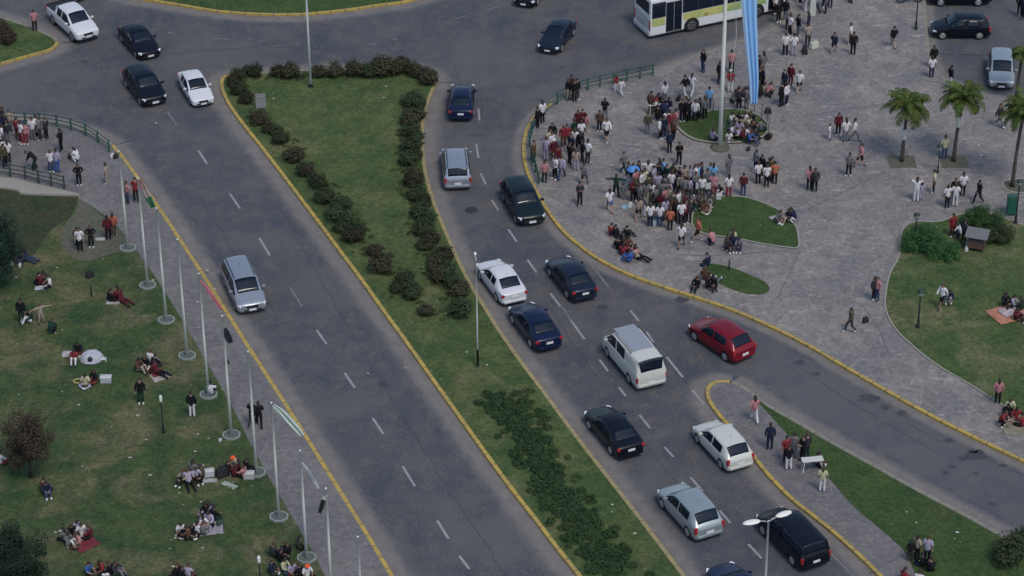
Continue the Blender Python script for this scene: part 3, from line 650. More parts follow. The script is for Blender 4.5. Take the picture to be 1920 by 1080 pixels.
# ---- bus
def bus():
    a = G(1219, 76); b = G(1455, 26); d = (b - a).normalized()
    n = Vector((-d.y, d.x, 0))                        # to the far side
    Lb, Wb, Hb = 10.6, 2.5, 2.95
    cen = a + d * Lb / 2 + n * Wb / 2
    root = empty('bus', cen, math.atan2(d.y, d.x)); tag(root, 'white city bus with yellow green side stripe stopped beside the plaza', 'bus')
    W_, Bk, Gl = P['white'], M['black'], M['glass']
    bm = bmesh.new(); box(bm, (0, 0, .28 + (Hb - .28) / 2), (Lb, Wb, Hb - .28), None, 0, .10); body = ob('body', bm, mat('bus_white', (0.62, 0.63, 0.64), 0.45), root)
    for p in body.data.polygons: p.use_smooth = False
    bm = bmesh.new(); box(bm, (0, 0, Hb + .03), (Lb - .5, Wb - .45, .07), None, 0, .03); box(bm, (1.5, 0, Hb + .12), (1.8, 1.5, .16), None, 0, .05); box(bm, (-2.6, 0, Hb + .10), (.9, .9, .10), None, 0, .03)
    ob('roof', bm, mat('bus_roof', (0.36, 0.39, 0.40), 0.5), root)
    ys = -Wb / 2 - .006
    def panel(nm, x0, x1, z0, z1, mm, y=ys, th=.012):
        bm = bmesh.new(); box(bm, ((x0 + x1) / 2, y, (z0 + z1) / 2), (x1 - x0, th, z1 - z0)); return ob(nm, bm, mm, root)
    mg = mat('bus_stripe', (0.42, 0.40, 0.12), 0.45); nb = NB(mg)
    c = nb.mix(nb.ramp(nb.noise(0.5, 2, 0.5), 0.42, 0.6), (0.50, 0.46, 0.16), (0.24, 0.36, 0.14)); c = nb.mix(nb.ramp(nb.noise(1.6, 3, 0.6, (1, 1, 2)), 0.60, 0.66), c, (0.26, 0.20, 0.07)); nb.color(c)
    navy = mat('bus_window_band', (0.014, 0.018, 0.05), 0.15, spec=0.8)
    hl = Lb / 2
    panel('stripe', -hl + .12, -hl + 1.1, .98, 1.55, mg); panel('stripe', -hl + 2.5, hl - 1.7, .98, 1.55, mg)
    panel('window_band', -hl + .10, -hl + 1.15, 1.58, 2.72, navy); panel('window_band', -hl + 2.42, hl - 1.6, 1.58, 2.72, navy)
    x = -hl + 2.55
    while x < hl - 2.6:
        panel('window', x, x + 1.0, 1.66, 2.52, Gl, ys - .008); x += 1.12
    panel('window', -hl + .22, -hl + 1.05, 1.66, 2.52, Gl, ys - .008)
    for x0 in (-hl + 1.18, hl - 1.52):
        dr = panel('door', x0, x0 + 1.2, .34, 2.6, Bk)
        for k in (0, 1):
            bm = bmesh.new(); box(bm, (x0 + .31 + .58 * k, ys - .012, 1.5), (.50, .012, 2.0)); ob('door_glass', bm, Gl, dr)
        bm = bmesh.new(); box(bm, (x0 + .6, ys - .012, .36), (1.2, .02, .05)); box(bm, (x0 + .60, ys - .012, 1.5), (.04, .02, 2.2)); ob('door_frame', bm, M['rim_m'], dr)
    # both sides: far side windows
    panel('window_band', -hl + .3, hl - .4, 1.58, 2.72, navy, -ys)
    # rear face (towards -x)
    def rear(nm, y0, y1, z0, z1, mm, xx=-hl - .006, th=.012):
        bm = bmesh.new(); box(bm, (xx, (y0 + y1) / 2, (z0 + z1) / 2), (th, y1 - y0, z1 - z0)); return ob(nm, bm, mm, root)
    rear('rear_window', -1.0, 1.0, 1.85, 2.72, Gl)
    e = rear('engine_cover', -.95, .95, .62, 1.55, mat('bus_cover', (0.44, 0.44, 0.44), 0.5))
    for zz in (.78, .92, 1.06):
        bm = bmesh.new(); box(bm, (-hl - .02, .1, zz), (.02, 1.2, .04)); ob('vent_slat', bm, M['rim_m'], e)
    for s in (-1, 1): rear('taillight', s * 1.12 - .07, s * 1.12 + .07, .75, 1.45, M['lamp_r'], -hl - .012, .03)
    rear('bumper', -1.2, 1.2, .30, .55, mat('bus_bumper', (0.46, 0.46, 0.45), 0.5), -hl - .03, .08)
    bm = bmesh.new(); box(bm, (hl + .006, 0, 1.9), (.012, 2.2, 1.5)); ob('windscreen', bm, Gl, root)
    t, rm = wheel_mesh(.48); t.materials.append(M['tyre']); rm.materials.append(mat('bus_rim', (0.16, 0.16, 0.17), 0.6, 0.4))
    for wx in (-hl + 3.15, hl - 2.4):
        for s in (-1, 1):
            bm = bmesh.new(); rr = bmesh.ops.create_cone(bm, cap_ends=True, segments=28, radius1=.58, radius2=.58, depth=.02)
            bmesh.ops.bisect_plane(bm, geom=bm.verts[:] + bm.edges[:] + bm.faces[:], plane_co=(0, -.18, 0), plane_no=(0, -1, 0), clear_outer=True)
            bmesh.ops.transform(bm, matrix=Matrix.Translation((wx, s * (Wb / 2 + .004), .50)) @ Matrix.Rotation(math.pi / 2, 4, 'X'), verts=bm.verts)
            ob('wheel_arch', bm, Bk, root)
            o = link('wheel', t, (), root, (wx, s * (Wb / 2 - .075), .48)); o.scale = (1, 1, 1)
            r2 = link('rim', rm, (), o)
    for s in (-1, 1):
        bm = bmesh.new(); tube(bm, [(hl - .1, s * 1.2, 2.7), (hl + .35, s * 1.35, 2.6), (hl + .35, s * 1.38, 2.2)], .025, 6); box(bm, (hl + .35, s * 1.38, 2.05), (.08, .2, .38), None, 0, .03); ob('mirror', bm, Bk, root)
    return root
bus()

# ================================================================== STREET FURNITURE
M['pole_w'] = mat('white_pole_paint', (0.60, 0.62, 0.58), 0.5)
M['galv'] = mat('galvanised_steel', (0.36, 0.37, 0.38), 0.45, 0.4)
M['green_m'] = mat('green_railing_paint', (0.024, 0.085, 0.062), 0.5)
M['dark_m'] = mat('dark_green_iron', (0.010, 0.020, 0.018), 0.5)
M['dark_rail'] = mat('dark_railing_paint', (0.030, 0.052, 0.046), 0.55)
M['lamp_glass'] = mat('lamp_cover', (0.70, 0.70, 0.66), 0.35)
ORD = ['first', 'second', 'third', 'fourth', 'fifth', 'sixth', 'seventh', 'eighth', 'ninth', 'tenth', 'eleventh', 'twelfth', 'thirteenth', 'fourteenth',
       'fifteenth', 'sixteenth', 'seventeenth', 'eighteenth', 'nineteenth', 'twentieth', 'twenty-first', 'twenty-second', 'twenty-third', 'twenty-fourth', 'twenty-fifth', 'twenty-sixth', 'twenty-seventh', 'twenty-eighth', 'twenty-ninth', 'thirtieth']

# row of white flagpoles along the left pavement
FP = [(240, 466, 6.6), (277, 536, 7.2), (312, 601, 7.4), (351, 668, 7.6), (391, 741, 7.8), (434, 817, 7.6), (481, 887, 7.6), (523, 970, 7.1), (575, 1047, 6.6), (622, 1120, 6.6), (680, 1200, 6.2)]
def pad(bm, r, h, mi=0):
    vs = []
    for k in range(8):
        a = R(22.5 + 45 * k); rr = r; vs.append((math.cos(a) * rr, math.sin(a) * rr * .92))
    return vs
fl_notes = ['with a small base beside the trodden corner', 'with a red and green flag', 'behind the one with the flag', 'beside the silver minivan', 'with a crimson flag', 'with a rolled black flag', 'beside the orange haired sitter', 'with a pale white and green flag', 'beside the two dark walkers end of lawn', 'with a small black flag', 'cut by the bottom edge']
fproto = None
poles = []
for i, (x, y, h) in enumerate(FP):
    root = empty('flagpole', G(x, y, 0.17)); poles.append(root)
    tag(root, 'white flagpole, %s from the top of the row along the left pavement' % ORD[i], 'flagpole', 'white flagpoles along the left pavement')
    bm = bmesh.new(); tube(bm, [(0, 0, .05), (0, 0, h * .5), (0, 0, h)], [.082, .070, .050], 10); ob('pole', bm, M['pole_w'], root)
    bm = bmesh.new(); ell(bm, (0, 0, h + .03), (.06, .06, .05), 8, 6); ob('finial', bm, M['pole_w'], root)
    bm = bmesh.new()
    for rr, hh, mi in ((.50, .09, 0), (.40, .075, 0)):
        pass
    outer = pad(bm, .52, 0); inner = pad(bm, .43, 0)
    vo = [bm.verts.new((a, b, 0)) for a, b in outer]; vt = [bm.verts.new((a, b, .10)) for a, b in outer]; vi = [bm.verts.new((a, b, .10)) for a, b in inner]; vd = [bm.verts.new((a, b, .05)) for a, b in inner]
    for k in range(8):
        j = (k + 1) % 8
        bm.faces.new((vo[k], vo[j], vt[j], vt[k])); bm.faces.new((vt[k], vt[j], vi[j], vi[k])); bm.faces.new((vi[k], vi[j], vd[j], vd[k]))
    f = bm.faces.new(vd); f.material_index = 1
    ob('base', bm, [mat('pad_rim', (0.22, 0.25, 0.23), 0.8) if i == 0 else bpy.data.materials['pad_rim'], mat('pad_fill', (0.09, 0.11, 0.10), 0.9) if i == 0 else bpy.data.materials['pad_fill']], root)
    bm = bmesh.new(); tube(bm, [(.075, -.03, 1.2), (.06, -.02, h * .7), (.045, 0, h - .05)], .006, 4); ob('halyard', bm, M['pole_w'], root)

def cloth_mat(name, cols):
    m = mat(name, cols[0], 0.8); nb = NB(m); a = nb.n('ShaderNodeAttribute'); a.attribute_name = 'band'
    r = nb.n('ShaderNodeValToRGB'); r.color_ramp.interpolation = 'CONSTANT'
    while len(r.color_ramp.elements) < len(cols): r.color_ramp.elements.new(0.5)
    for k, c in enumerate(cols):
        r.color_ramp.elements[k].position = k / len(cols); r.color_ramp.elements[k].color = (*c, 1)
    nb.t.links.new(a.outputs['Fac'], r.inputs[0]); nb.color(r.outputs[0]); return m
def flag(path, widths, mm, label, along=False, folds=5, amp=.08, loc=(0, 0, 0)):
    """cloth hanging along a path (relative metres); folds run down its length"""
    bm = bmesh.new(); att = bm.verts.layers.float.new('band'); nu, nv = 26, 25
    P_ = catmull([Vector(p) for p in path], False, 8); n = len(P_); grid = []
    for i in range(n):
        t = i / (n - 1); wd = widths[0] * (1 - t) + widths[-1] * t if len(widths) == 2 else widths[min(int(t * (len(widths) - 1)), len(widths) - 2)] * (1 - (t * (len(widths) - 1)) % 1) + widths[min(int(t * (len(widths) - 1)) + 1, len(widths) - 1)] * ((t * (len(widths) - 1)) % 1)
        tg = (P_[min(i + 1, n - 1)] - P_[max(i - 1, 0)]).normalized(); side = tg.cross(Vector((0, 1, 0))).normalized()
        row = []
        for j in range(nv):
            v = j / (nv - 1)
            p = P_[i] + side * (v - .5) * wd + Vector((0, 1, 0)) * math.sin(v * folds * 2 * math.pi + t * 2.2) * amp * (0.4 + t * .8) + side * math.sin(t * 7 + v * 3) * wd * .06
            q = bm.verts.new(p); q[att] = (t if along else v) * .999; row.append(q)
        grid.append(row)
    for i in range(n - 1):
        for j in range(nv - 1):
            f = bm.faces.new((grid[i][j], grid[i][j + 1], grid[i + 1][j + 1], grid[i + 1][j])); f.smooth = True
    o = ob('flag', bm, mm); o.location = loc; sm = o.modifiers.new('thick', 'SOLIDIFY'); sm.thickness = .008
    tag(o, label, 'flag'); return o
def pole_flag(i, top_dz, dx, dz, wd, cols, label, along=True, dy=0):
    b = poles[i].location; h = FP[i][2]
    nm = 'flag_cloth_%d' % i
    flag([(.05, 0, h - top_dz), (dx * .35, dy * .4 - .05, h - top_dz - dz * .25), (dx * .75, dy - .1, h - top_dz - dz * .7), (dx, dy - .1, h - top_dz - dz)], [wd * .6, wd, wd * .8, wd * .6], cloth_mat(nm, cols), label, along, 2, .04, b)
pole_flag(1, .1, .75, 1.75, .42, [(.22, .09, .10), (.24, .15, .14), (.26, .22, .20), (.02, .11, .05), (.01, .09, .035)], 'faded red and green flag drooping from the second flagpole')
pole_flag(4, .45, 1.1, 1.75, .18, [(.45, .14, .18), (.40, .11, .15)], 'crimson flag trailing from the flagpole beside the silver minivan')
pole_flag(5, .75, .35, .85, .40, [(.008, .010, .018)], 'black flag hanging limp on the sixth flagpole')
pole_flag(7, .15, 1.45, 1.8, .46, [(.36, .42, .39), (.40, .46, .43), (.20, .34, .28), (.38, .43, .41)], 'pale white and green flag blown from the eighth flagpole', False)
pole_flag(8, .7, .8, 1.5, .16, [(.40, .43, .45), (.24, .28, .33), (.42, .45, .45)], 'grey white flag fluttering beside the ninth flagpole')
pole_flag(9, .35, -.35, 1.0, .24, [(.36, .37, .36), (.010, .010, .012), (.012, .012, .014)], 'small black and white flag on the lowest full flagpole')

# great flagpole on the plaza
gp = G(1350, 277, Z)
root = empty('flagpole', gp); tag(root, 'very tall thick white mast standing below the round bed on the plaza', 'flagpole')
bm = bmesh.new(); tube(bm, [(0, 0, .05), (0, 0, 6), (.02, 0, 13), (.04, 0, 19)], [.145, .125, .10, .08], 16); ob('pole', bm, mat('mast_paint', (0.66, 0.67, 0.62), 0.45), root)
bm = bmesh.new(); lathe(bm, [(.62, 0), (.60, .08), (.42, .14), (.24, .17)], 16); ob('base', bm, M['trodden'], root)
bm = bmesh.new(); tube(bm, [(.20, -.04, 1.2), (.75, -.05, 8), (.16, 0, 18.6)], .018, 5); ob('halyard', bm, M['pole_w'], root)
fm = cloth_mat('great_flag_cloth', [(0.48, 0.60, 0.74), (0.30, 0.48, 0.70), (0.20, 0.42, 0.72), (0.22, 0.44, 0.74), (0.19, 0.40, 0.70), (0.23, 0.45, 0.74), (0.26, 0.48, 0.76)])
flag([(.35, .1, 18.3), (.95, .1, 14.5), (1.35, .1, 11.3), (1.55, .05, 9.0), (1.78, 0, 6.5), (1.95, 0, 4.6), (2.02, 0, 3.1)], [1.5, 1.5, 1.2, .85, .66, .58, .48], fm, 'huge sky blue and white flag hanging in folds beside the tall mast', False, 3, .07, gp)

def street_light(x, y, h, heads, label, ang, h_dark=0.0, lean=0.0, base=True, rad=.09, hs=1.0):
    root = empty('street_light', G(x, y, 0.14)); tag(root, label, 'street light')
    bm = bmesh.new(); tube(bm, [(0, 0, .02), (lean * .5, 0, h * .5), (lean, 0, h)], [rad, rad * .8, rad * .5], 10); ob('pole', bm, mat('street_light_paint', (0.58, 0.59, 0.58), 0.5), root)
    if h_dark:
        bm = bmesh.new(); tube(bm, [(0, 0, 0), (0, 0, h_dark)], rad * 1.25, 10); lathe(bm, [(rad * 2.2, 0), (rad * 2.2, .06), (rad * 1.3, .10)], 10); ob('sleeve', bm, M['black'], root)
    for k in range(heads):
        a = ang + k * math.pi * (0.93 if heads == 2 else 1); d = Vector((math.cos(a), math.sin(a), 0))
        bm = bmesh.new(); tube(bm, [(lean, 0, h - .1), (lean + d.x * .22, d.y * .22, h + .02), (lean + d.x * .45, d.y * .45, h + .05)], .035, 8); arm = ob('arm', bm, M['galv'], root)
        bm = bmesh.new(); vs = ell(bm, (0, 0, 0), (.50 * hs, .21 * hs, .12 * hs), 18, 10)
        for v in vs:
            if v.co.z < 0: v.co.z *= .45
        bmesh.ops.transform(bm, matrix=Matrix.Translation((lean + d.x * (.40 + .48 * hs), d.y * (.40 + .48 * hs), h + .07)) @ Matrix.Rotation(a, 4, 'Z'), verts=bm.verts)
        hd = ob('lamp_head', bm, M['lamp_glass'], root)
    return root
street_light(1426, 1262, 9.0, 2, 'street light with two white oval heads over the bottom right lane', R(28), hs=.88)
street_light(583, 163, 10.5, 2, 'tall grey street light with black sleeve on the upper median', R(10), .22)
street_light(896, 686, 6.9, 1, 'thin pale street light with dark foot on the lower median', R(95), 1.1, rad=.05, hs=.35)

def park_lamp(x, y, h, label, glob=True, z=0.16, r=.05, grp='dark park lamp posts'):
    root = empty('lamp_post', G(x, y, z)); tag(root, label, 'lamp post', grp)
    bm = bmesh.new(); lathe(bm, [(r * 2.8, 0), (r * 2.6, .10), (r * 1.7, .18), (r * 1.6, .5), (r * 1.2, .6), (r, .7), (r * .8, h - .1), (r * .8, h)], 10); ob('pole', bm, M['dark_m'], root)
    bm = bmesh.new(); q_ = 1 if glob else .5; lathe(bm, [(.06, h), (.15 * q_, h + .03), (.17 * q_, h + .27), (.15 * q_, h + .28)], 10)
    ob('lantern', bm, mat('lantern_glass', (0.22, 0.24, 0.22), 0.3) if glob else M['lamp_glass'], root)
    bm = bmesh.new(); lathe(bm, [(.20 * q_, h + .28), (.17 * q_, h + .34), (.06 * q_, h + .40), (.02, h + .44)], 10); ob('lamp_cap', bm, M['dark_m'] if glob else M['lamp_glass'], root)
park_lamp(1714, 466, 2.05, 'dark lamp post in front of the round green bush')
park_lamp(1721, 614, 2.1, 'dark lamp post on the right lawn near the pavement edge', True)
park_lamp(1717, 54, 3.3, 'black lamp post at the top beside the parking lot kerb')
park_lamp(1904, 418, 2.6, 'dark lamp post by the green bin at the right edge')
park_lamp(307, 811, 2.0, 'thin black lamp post with small white top on the left lawn', False, .17, .035)
park_lamp(489, 1100, 1.5, 'short dark lamp post with white top at the bottom of the left lawn', False, .17, .035)
park_lamp(1758, 324, 1.6, 'thin dark post in front of the middle palm', True, r=.03)
# small posts
for (x, y, h, lb) in [(1367, 506, .65, 'short dark post standing at the back of the small oval lawn'), (172, 556, .8, 'short thin dark post on the left lawn near the black bag')]:
    root = empty('bollard', G(x, y, 0.16)); tag(root, lb, 'bollard')
    bm = bmesh.new(); lathe(bm, [(.06, 0), (.05, .06), (.045, h), (.03, h + .04)], 10); ob('post', bm, M['dark_m'], root)
    bm = bmesh.new(); lathe(bm, [(.055, h - .12), (.06, h - .09), (.055, h - .06)], 10); ob('collar', bm, M['dark_rail'], root)

def railing(name, pts, h, mm, label, rails=(.95, .62, .30), z=Z, pr=.052, rr=.028, cat='railing', seg=6, panel=None):
    root = empty(name, G(pts[0][0], pts[0][1], z)); tag(root, label, cat); o = root.location
    W3 = [G(a, b, z) - o for a, b in pts]
    for p in W3:
        bm = bmesh.new(); box(bm, (p.x, p.y, h / 2), (pr * 2, pr * 2, h)); box(bm, (p.x, p.y, h + .015), (pr * 2.6, pr * 2.6, .03)); ob('post', bm, mm, root)
    for f in rails:
        bm = bmesh.new()
        for a, b in zip(W3, W3[1:]): tube(bm, [a + Vector((0, 0, h * f)), b + Vector((0, 0, h * f))], rr, seg)
        ob('rail', bm, mm, root)
    return root
railing('railing', [(1224, 142), (1200, 147), (1175, 152), (1150, 158), (1125, 163), (1102, 169), (1085, 174), (1064, 184), (1045, 196), (1022, 214), (1006, 233), (997, 252), (993, 275), (996, 300), (1004, 323), (1010, 345)], .85, M['green_m'],
        'green metal railing curving along the plaza kerb')
railing('railing', [(-50, 233), (-25, 232), (0, 232), (23, 232), (48, 233), (75, 234), (107, 238), (134, 244), (161, 254), (184, 268), (205, 285)], .85, M['green_m'], 'green metal railing curving round the upper left pavement')
railing('railing', [(-35, 326), (-8, 328), (20, 331), (48, 336), (73, 343), (97, 348), (121, 354)], .9, M['dark_rail'], 'dark railing above the pale concrete ledge on the left')
railing('bed_railing', [(1300, 219), (1318, 213), (1337, 210), (1357, 207), (1378, 206), (1397, 207), (1414, 211), (1428, 220), (1438, 232), (1441, 246)], .95, M['dark_rail'], 'thin dark railing round the back of the round flag bed', (.96, .2), Z + .08, .022, .012)

# road sign on two posts, seen from behind
root = empty('road_sign', G(491, 226, Z), R(8)); tag(root, 'grey backed rectangular road sign on two posts at the median tip', 'road sign')
for s in (-1, 1):
    bm = bmesh.new(); tube(bm, [(s * .22, 0, 0), (s * .22, 0, 2.0)], .03, 8); ob('post', bm, M['galv'], root)
bm = bmesh.new(); box(bm, (0, -.03, 1.45), (.66, .02, 1.05), None, 0, .008); pn = ob('panel', bm, mat('sign_back', (0.20, 0.20, 0.205), 0.6), root)
for zz in (1.15, 1.75):
    bm = bmesh.new(); box(bm, (0, -.055, zz), (.62, .02, .05)); ob('brace', bm, M['galv'], pn)

# green litter bin
root = empty('litter_bin', G(1895, 402, Z), 0); tag(root, 'tall dark green litter bin beside the lamp post at the right edge', 'bin')
bm = bmesh.new(); box(bm, (0, 0, .68), (.55, .45, 1.15), None, 0, .05); ob('container', bm, mat('bin_green', (0.012, 0.095, 0.065), 0.45), root)
bm = bmesh.new(); box(bm, (0, 0, 1.29), (.60, .50, .07), None, 0, .03); ob('lid', bm, M['green_m'], root)
for s in (-1, 1):
    bm = bmesh.new(); box(bm, (s * .22, 0, .06), (.05, .3, .12)); ob('foot', bm, M['galv'], root)

# vendor table with grey canopy between the two bushes
root = empty('vendor_stand', G(1830, 468, Z + .05), R(-20)); tag(root, 'small vendor stand with slanted grey awning and brown counter between the bushes', 'stall')
bm = bmesh.new(); box(bm, (0, 0, .45), (1.0, .55, .5), None, 0, .02); ob('counter', bm, mat('counter_brown', (0.10, 0.055, 0.045), 0.7), root)
for a in (-1, 1):
    for b in (-1, 1):
        bm = bmesh.new(); tube(bm, [(a * .48, b * .3, 0), (a * .48, b * .3, 1.1 + .12 * b)], .02, 6); ob('leg', bm, M['galv'], root)
bm = bmesh.new(); box(bm, (0, 0, 1.12), (1.35, .95, .04), Matrix.Rotation(R(14), 3, 'X'), 0, .01); ob('awning', bm, mat('awning_grey', (0.12, 0.125, 0.13), 0.7), root)

# manhole
p = G(884, 394, .01); root = empty('manhole_cover', p); tag(root, 'dark round manhole cover in the right road', 'manhole cover')
bm = bmesh.new(); lathe(bm, [(.34, 0), (.34, .012), (.30, .014)], 20); ob('lid', bm, mat('manhole_iron', (0.022, 0.023, 0.026), 0.7), root)
bm = bmesh.new(); lathe(bm, [(.42, 0), (.42, .006), (.36, .008)], 20); ob('frame', bm, M['stain'], root)

# ================================================================== VEGETATION
def leaf_mat(name, a, b, c=None, sc=2.2):
    m = mat(name, a, 0.75, spec=0.2); nb = NB(m)
    oi = nb.n('ShaderNodeObjectInfo')
    cc = nb.mix(nb.ramp(nb.noise(sc, 3, 0.6), 0.38, 0.62), a, b)
    cc = nb.mix(nb.ramp(nb.noise(sc * 4, 2, 0.6), 0.5, 0.7), cc, c or b)
    hs = nb.n('ShaderNodeHueSaturation'); mr = nb.n('ShaderNodeMapRange'); nb.t.links.new(oi.outputs['Random'], mr.inputs[0]); mr.inputs[3].default_value = 0.7; mr.inputs[4].default_value = 1.3
    nb.t.links.new(mr.outputs[0], hs.inputs['Value']); nb.t.links.new(cc, hs.inputs['Color'])
    mr2 = nb.n('ShaderNodeMapRange'); nb.t.links.new(oi.outputs['Random'], mr2.inputs[0]); mr2.inputs[3].default_value = 0.475; mr2.inputs[4].default_value = 0.515
    nb.t.links.new(mr2.outputs[0], hs.inputs['Hue'])
    nb.color(hs.outputs[0]); return m
def leaves(bm, centers, n, size, spread, rng, up=.3):
    for c, cr in centers:
        for _ in range(n):
            d = Vector((rng.gauss(0, 1), rng.gauss(0, 1), rng.gauss(0, 1))).normalized()
            rr = cr * (0.45 + 0.6 * rng.random() ** .5)
            p = c + Vector((d.x * rr, d.y * rr, d.z * rr * spread))
            if p.z < 0.01: p.z = 0.01 + rng.random() * .05
            nrm = (d + Vector((rng.uniform(-.6, .6), rng.uniform(-.6, .6), rng.uniform(-.2, .8) + up))).normalized()
            t = nrm.orthogonal().normalized(); t = Matrix.Rotation(rng.random() * 6.28, 3, nrm) @ t; b = nrm.cross(t); s = size * rng.uniform(.6, 1.3)
            bm.faces.new([bm.verts.new(p + v) for v in (-t * s, -b * s * .5, t * s, b * s * .5)])
def clumps(n, rx, ry, rz, cz, cr, rng):
    out = []
    for _ in range(n):
        d = Vector((rng.gauss(0, 1), rng.gauss(0, 1), rng.gauss(0, 1))).normalized(); k = rng.uniform(.35, 1.0)
        out.append((Vector((d.x * rx * k, d.y * ry * k, cz + d.z * rz * k)), cr * rng.uniform(.7, 1.25)))
    return out
LM = {'red': leaf_mat('red_shrub_leaves', (0.034, 0.036, 0.018), (0.046, 0.034, 0.022), (0.026, 0.042, 0.018)),
      'grn': leaf_mat('green_shrub_leaves', (0.022, 0.040, 0.016), (0.034, 0.054, 0.020), (0.040, 0.040, 0.020)),
      'bright': leaf_mat('bright_bush_leaves', (0.022, 0.068, 0.022), (0.045, 0.100, 0.030), (0.018, 0.046, 0.020)),
      'dark': leaf_mat('dark_tree_leaves', (0.010, 0.030, 0.020), (0.022, 0.048, 0.030), (0.012, 0.024, 0.018)),
      'brown': leaf_mat('brown_tree_leaves', (0.034, 0.026, 0.018), (0.052, 0.036, 0.026), (0.028, 0.034, 0.018)),
      'hedge': leaf_mat('hedge_leaves', (0.022, 0.048, 0.017), (0.034, 0.064, 0.023), (0.012, 0.026, 0.011), 1.1),
      'palm': leaf_mat('palm_leaves', (0.048, 0.082, 0.018), (0.080, 0.112, 0.024), (0.026, 0.048, 0.014))}
M['bark'] = mat('bark', (0.055, 0.045, 0.036), 0.9); nb = NB(M['bark']); nb.color(nb.mix(nb.ramp(nb.noise(8, 4, 0.7, (1, 1, .3)), .35, .65), (0.035, 0.030, 0.026), (0.075, 0.065, 0.052)))
rg = random.Random(11); shrub_me = []
for v in range(5):
    bm = bmesh.new(); leaves(bm, clumps(9, .24, .24, .18, .34, .27, rg), 110, .055, .9, rg); cm = me_bm('foliage', bm)
    bm = bmesh.new()
    for k in range(4):
        a = rg.random() * 6.28; tube(bm, [(0, 0, 0), (math.cos(a) * .1, math.sin(a) * .1, .25), (math.cos(a) * .22, math.sin(a) * .22, .5)], [.02, .015, .008], 5)
    sm = me_bm('stem', bm); sm.materials.append(M['bark']); cm.materials.append(LM['red']); shrub_me.append((cm, sm))
def shrub(x, y, r, kind, label, group, flat=1.0, z=Z):
    cm, sm = rg.choice(shrub_me); root = empty('shrub', G(x, y, z), rg.random() * 6.28)
    s = r / .46 * (1.62 if 'top' in label else 1.4); root.scale = (s * rg.uniform(.95, 1.08), s * rg.uniform(.95, 1.08), s * flat)
    tag(root, label, 'shrub', group)
    f = bpy.data.objects.new('foliage', cm); COL.objects.link(f); f.parent = root
    f.material_slots[0].link = 'OBJECT'; f.material_slots[0].material = LM[kind]
    t = bpy.data.objects.new('stem', sm); COL.objects.link(t); t.parent = root
rows = {
 'top': ('round dark shrub in the row along the top of the median', [(436, 160, .36, 'red'), (448, 146, .36, 'grn'), (480, 142, .38, 'grn'), (464, 138, .28, 'red'), (520, 143, .42, 'red'), (549, 143, .50, 'red'), (599, 143, .42, 'red'), (632, 144, .46, 'red'), (667, 142, .50, 'red'), (688, 142, .46, 'grn'), (712, 138, .62, 'red'), (735, 138, .46, 'red'), (757, 136, .50, 'red'), (783, 142, .48, 'red'), (803, 156, .50, 'red'), (794, 146, .42, 'red')]),
 'left': ('dark rounded shrub along the left edge of the median', [(447, 178, .48, 'grn'), (462, 192, .42, 'red'), (486, 230, .46, 'red'), (505, 247, .34, 'red'), (527, 268, .46, 'grn'), (520, 252, .34, 'grn'), (551, 300, .50, 'red'), (574, 328, .48, 'red'), (603, 350, .46, 'grn'), (592, 343, .42, 'grn'), (610, 380, .52, 'grn'), (640, 392, .46, 'grn'), (628, 410, .52, 'grn'), (650, 420, .5, 'grn'), (662, 452, .52, 'red'), (640, 432, .42, 'grn'), (672, 436, .42, 'grn'), (700, 480, .42, 'red'), (714, 508, .58, 'red'), (755, 532, .5, 'grn'), (778, 558, .5, 'grn'), (742, 545, .34, 'grn')]),
 'right': ('dark bushy shrub along the right edge of the median', [(774, 198, .56, 'grn'), (790, 203, .42, 'grn'), (768, 228, .56, 'red'), (786, 222, .4, 'red'), (770, 256, .5, 'grn'), (786, 264, .42, 'grn'), (770, 282, .52, 'grn'), (768, 308, .5, 'grn'), (780, 300, .4, 'red'), (775, 344, .56, 'red'), (780, 372, .46, 'grn'), (800, 384, .42, 'grn'), (785, 402, .48, 'grn'), (803, 418, .46, 'grn'), (794, 438, .48, 'grn'), (812, 454, .46, 'red'), (800, 466, .42, 'red'), (833, 488, .50, 'red'), (812, 500, .48, 'red'), (838, 516, .46, 'grn'), (822, 522, .48, 'red'), (852, 536, .44, 'grn'), (862, 552, .50, 'red'), (862, 588, .56, 'grn'), (800, 590, .36, 'red')])}
for k, (lb, L) in rows.items():
    L = sorted(L, key=lambda t: t[0] if k == 'top' else t[1])
    for i, (x, y, r, kd) in enumerate(L):
        shrub(x, y, r, kd, lb + ', %s from %s' % (ORD[i], 'left' if k == 'top' else 'top'), 'shrubs round the median lawn', .95 if k == 'top' else .75)
for x, y, r, lb in [(20, 82, .6, 'brown green shrub on the pointed island at the upper left'), (3, 62, .5, 'pale brown tuft shrub at the left end of the pointed island'), (1441, 262, .25, 'small dark plant at the right rim of the round flag bed'), (1890, 1055, .75, 'dark leafy shrub in the bottom right corner'), (1912, 1030, .6, 'dark shrub touching the right edge near the slip road kerb')]:
    shrub(x, y, r, 'grn' if x > 1800 else 'brown', lb, None)
gcv = random.Random(31); gb = bmesh.new(); pts_ = []
for k, wd in (('left', .42), ('right', .28), ('top', .25)):
    L = sorted(rows[k][1], key=lambda t: t[0] if k == 'top' else t[1]); W3 = [G(t[0], t[1], Z) for t in L]
    for a_, b_ in zip(W3, W3[1:]):
        for q in range(int((b_ - a_).length * 9) + 1):
            p = a_.lerp(b_, gcv.random()) + Vector((max(-.8, min(.8, gcv.gauss(0, wd))) + {'left': .35, 'right': -.42, 'top': 0}[k], max(-.6, min(.6, gcv.gauss(0, wd))), .02)); pts_.append((p, gcv.uniform(.10, .24)))
leaves(gb, pts_, 42, .05, .45, gcv)
o = ob('ground_cover', gb, leaf_mat('ground_cover_leaves', (0.030, 0.044, 0.018), (0.042, 0.058, 0.022), (0.034, 0.032, 0.018), 1.5)); o['kind'] = 'stuff'
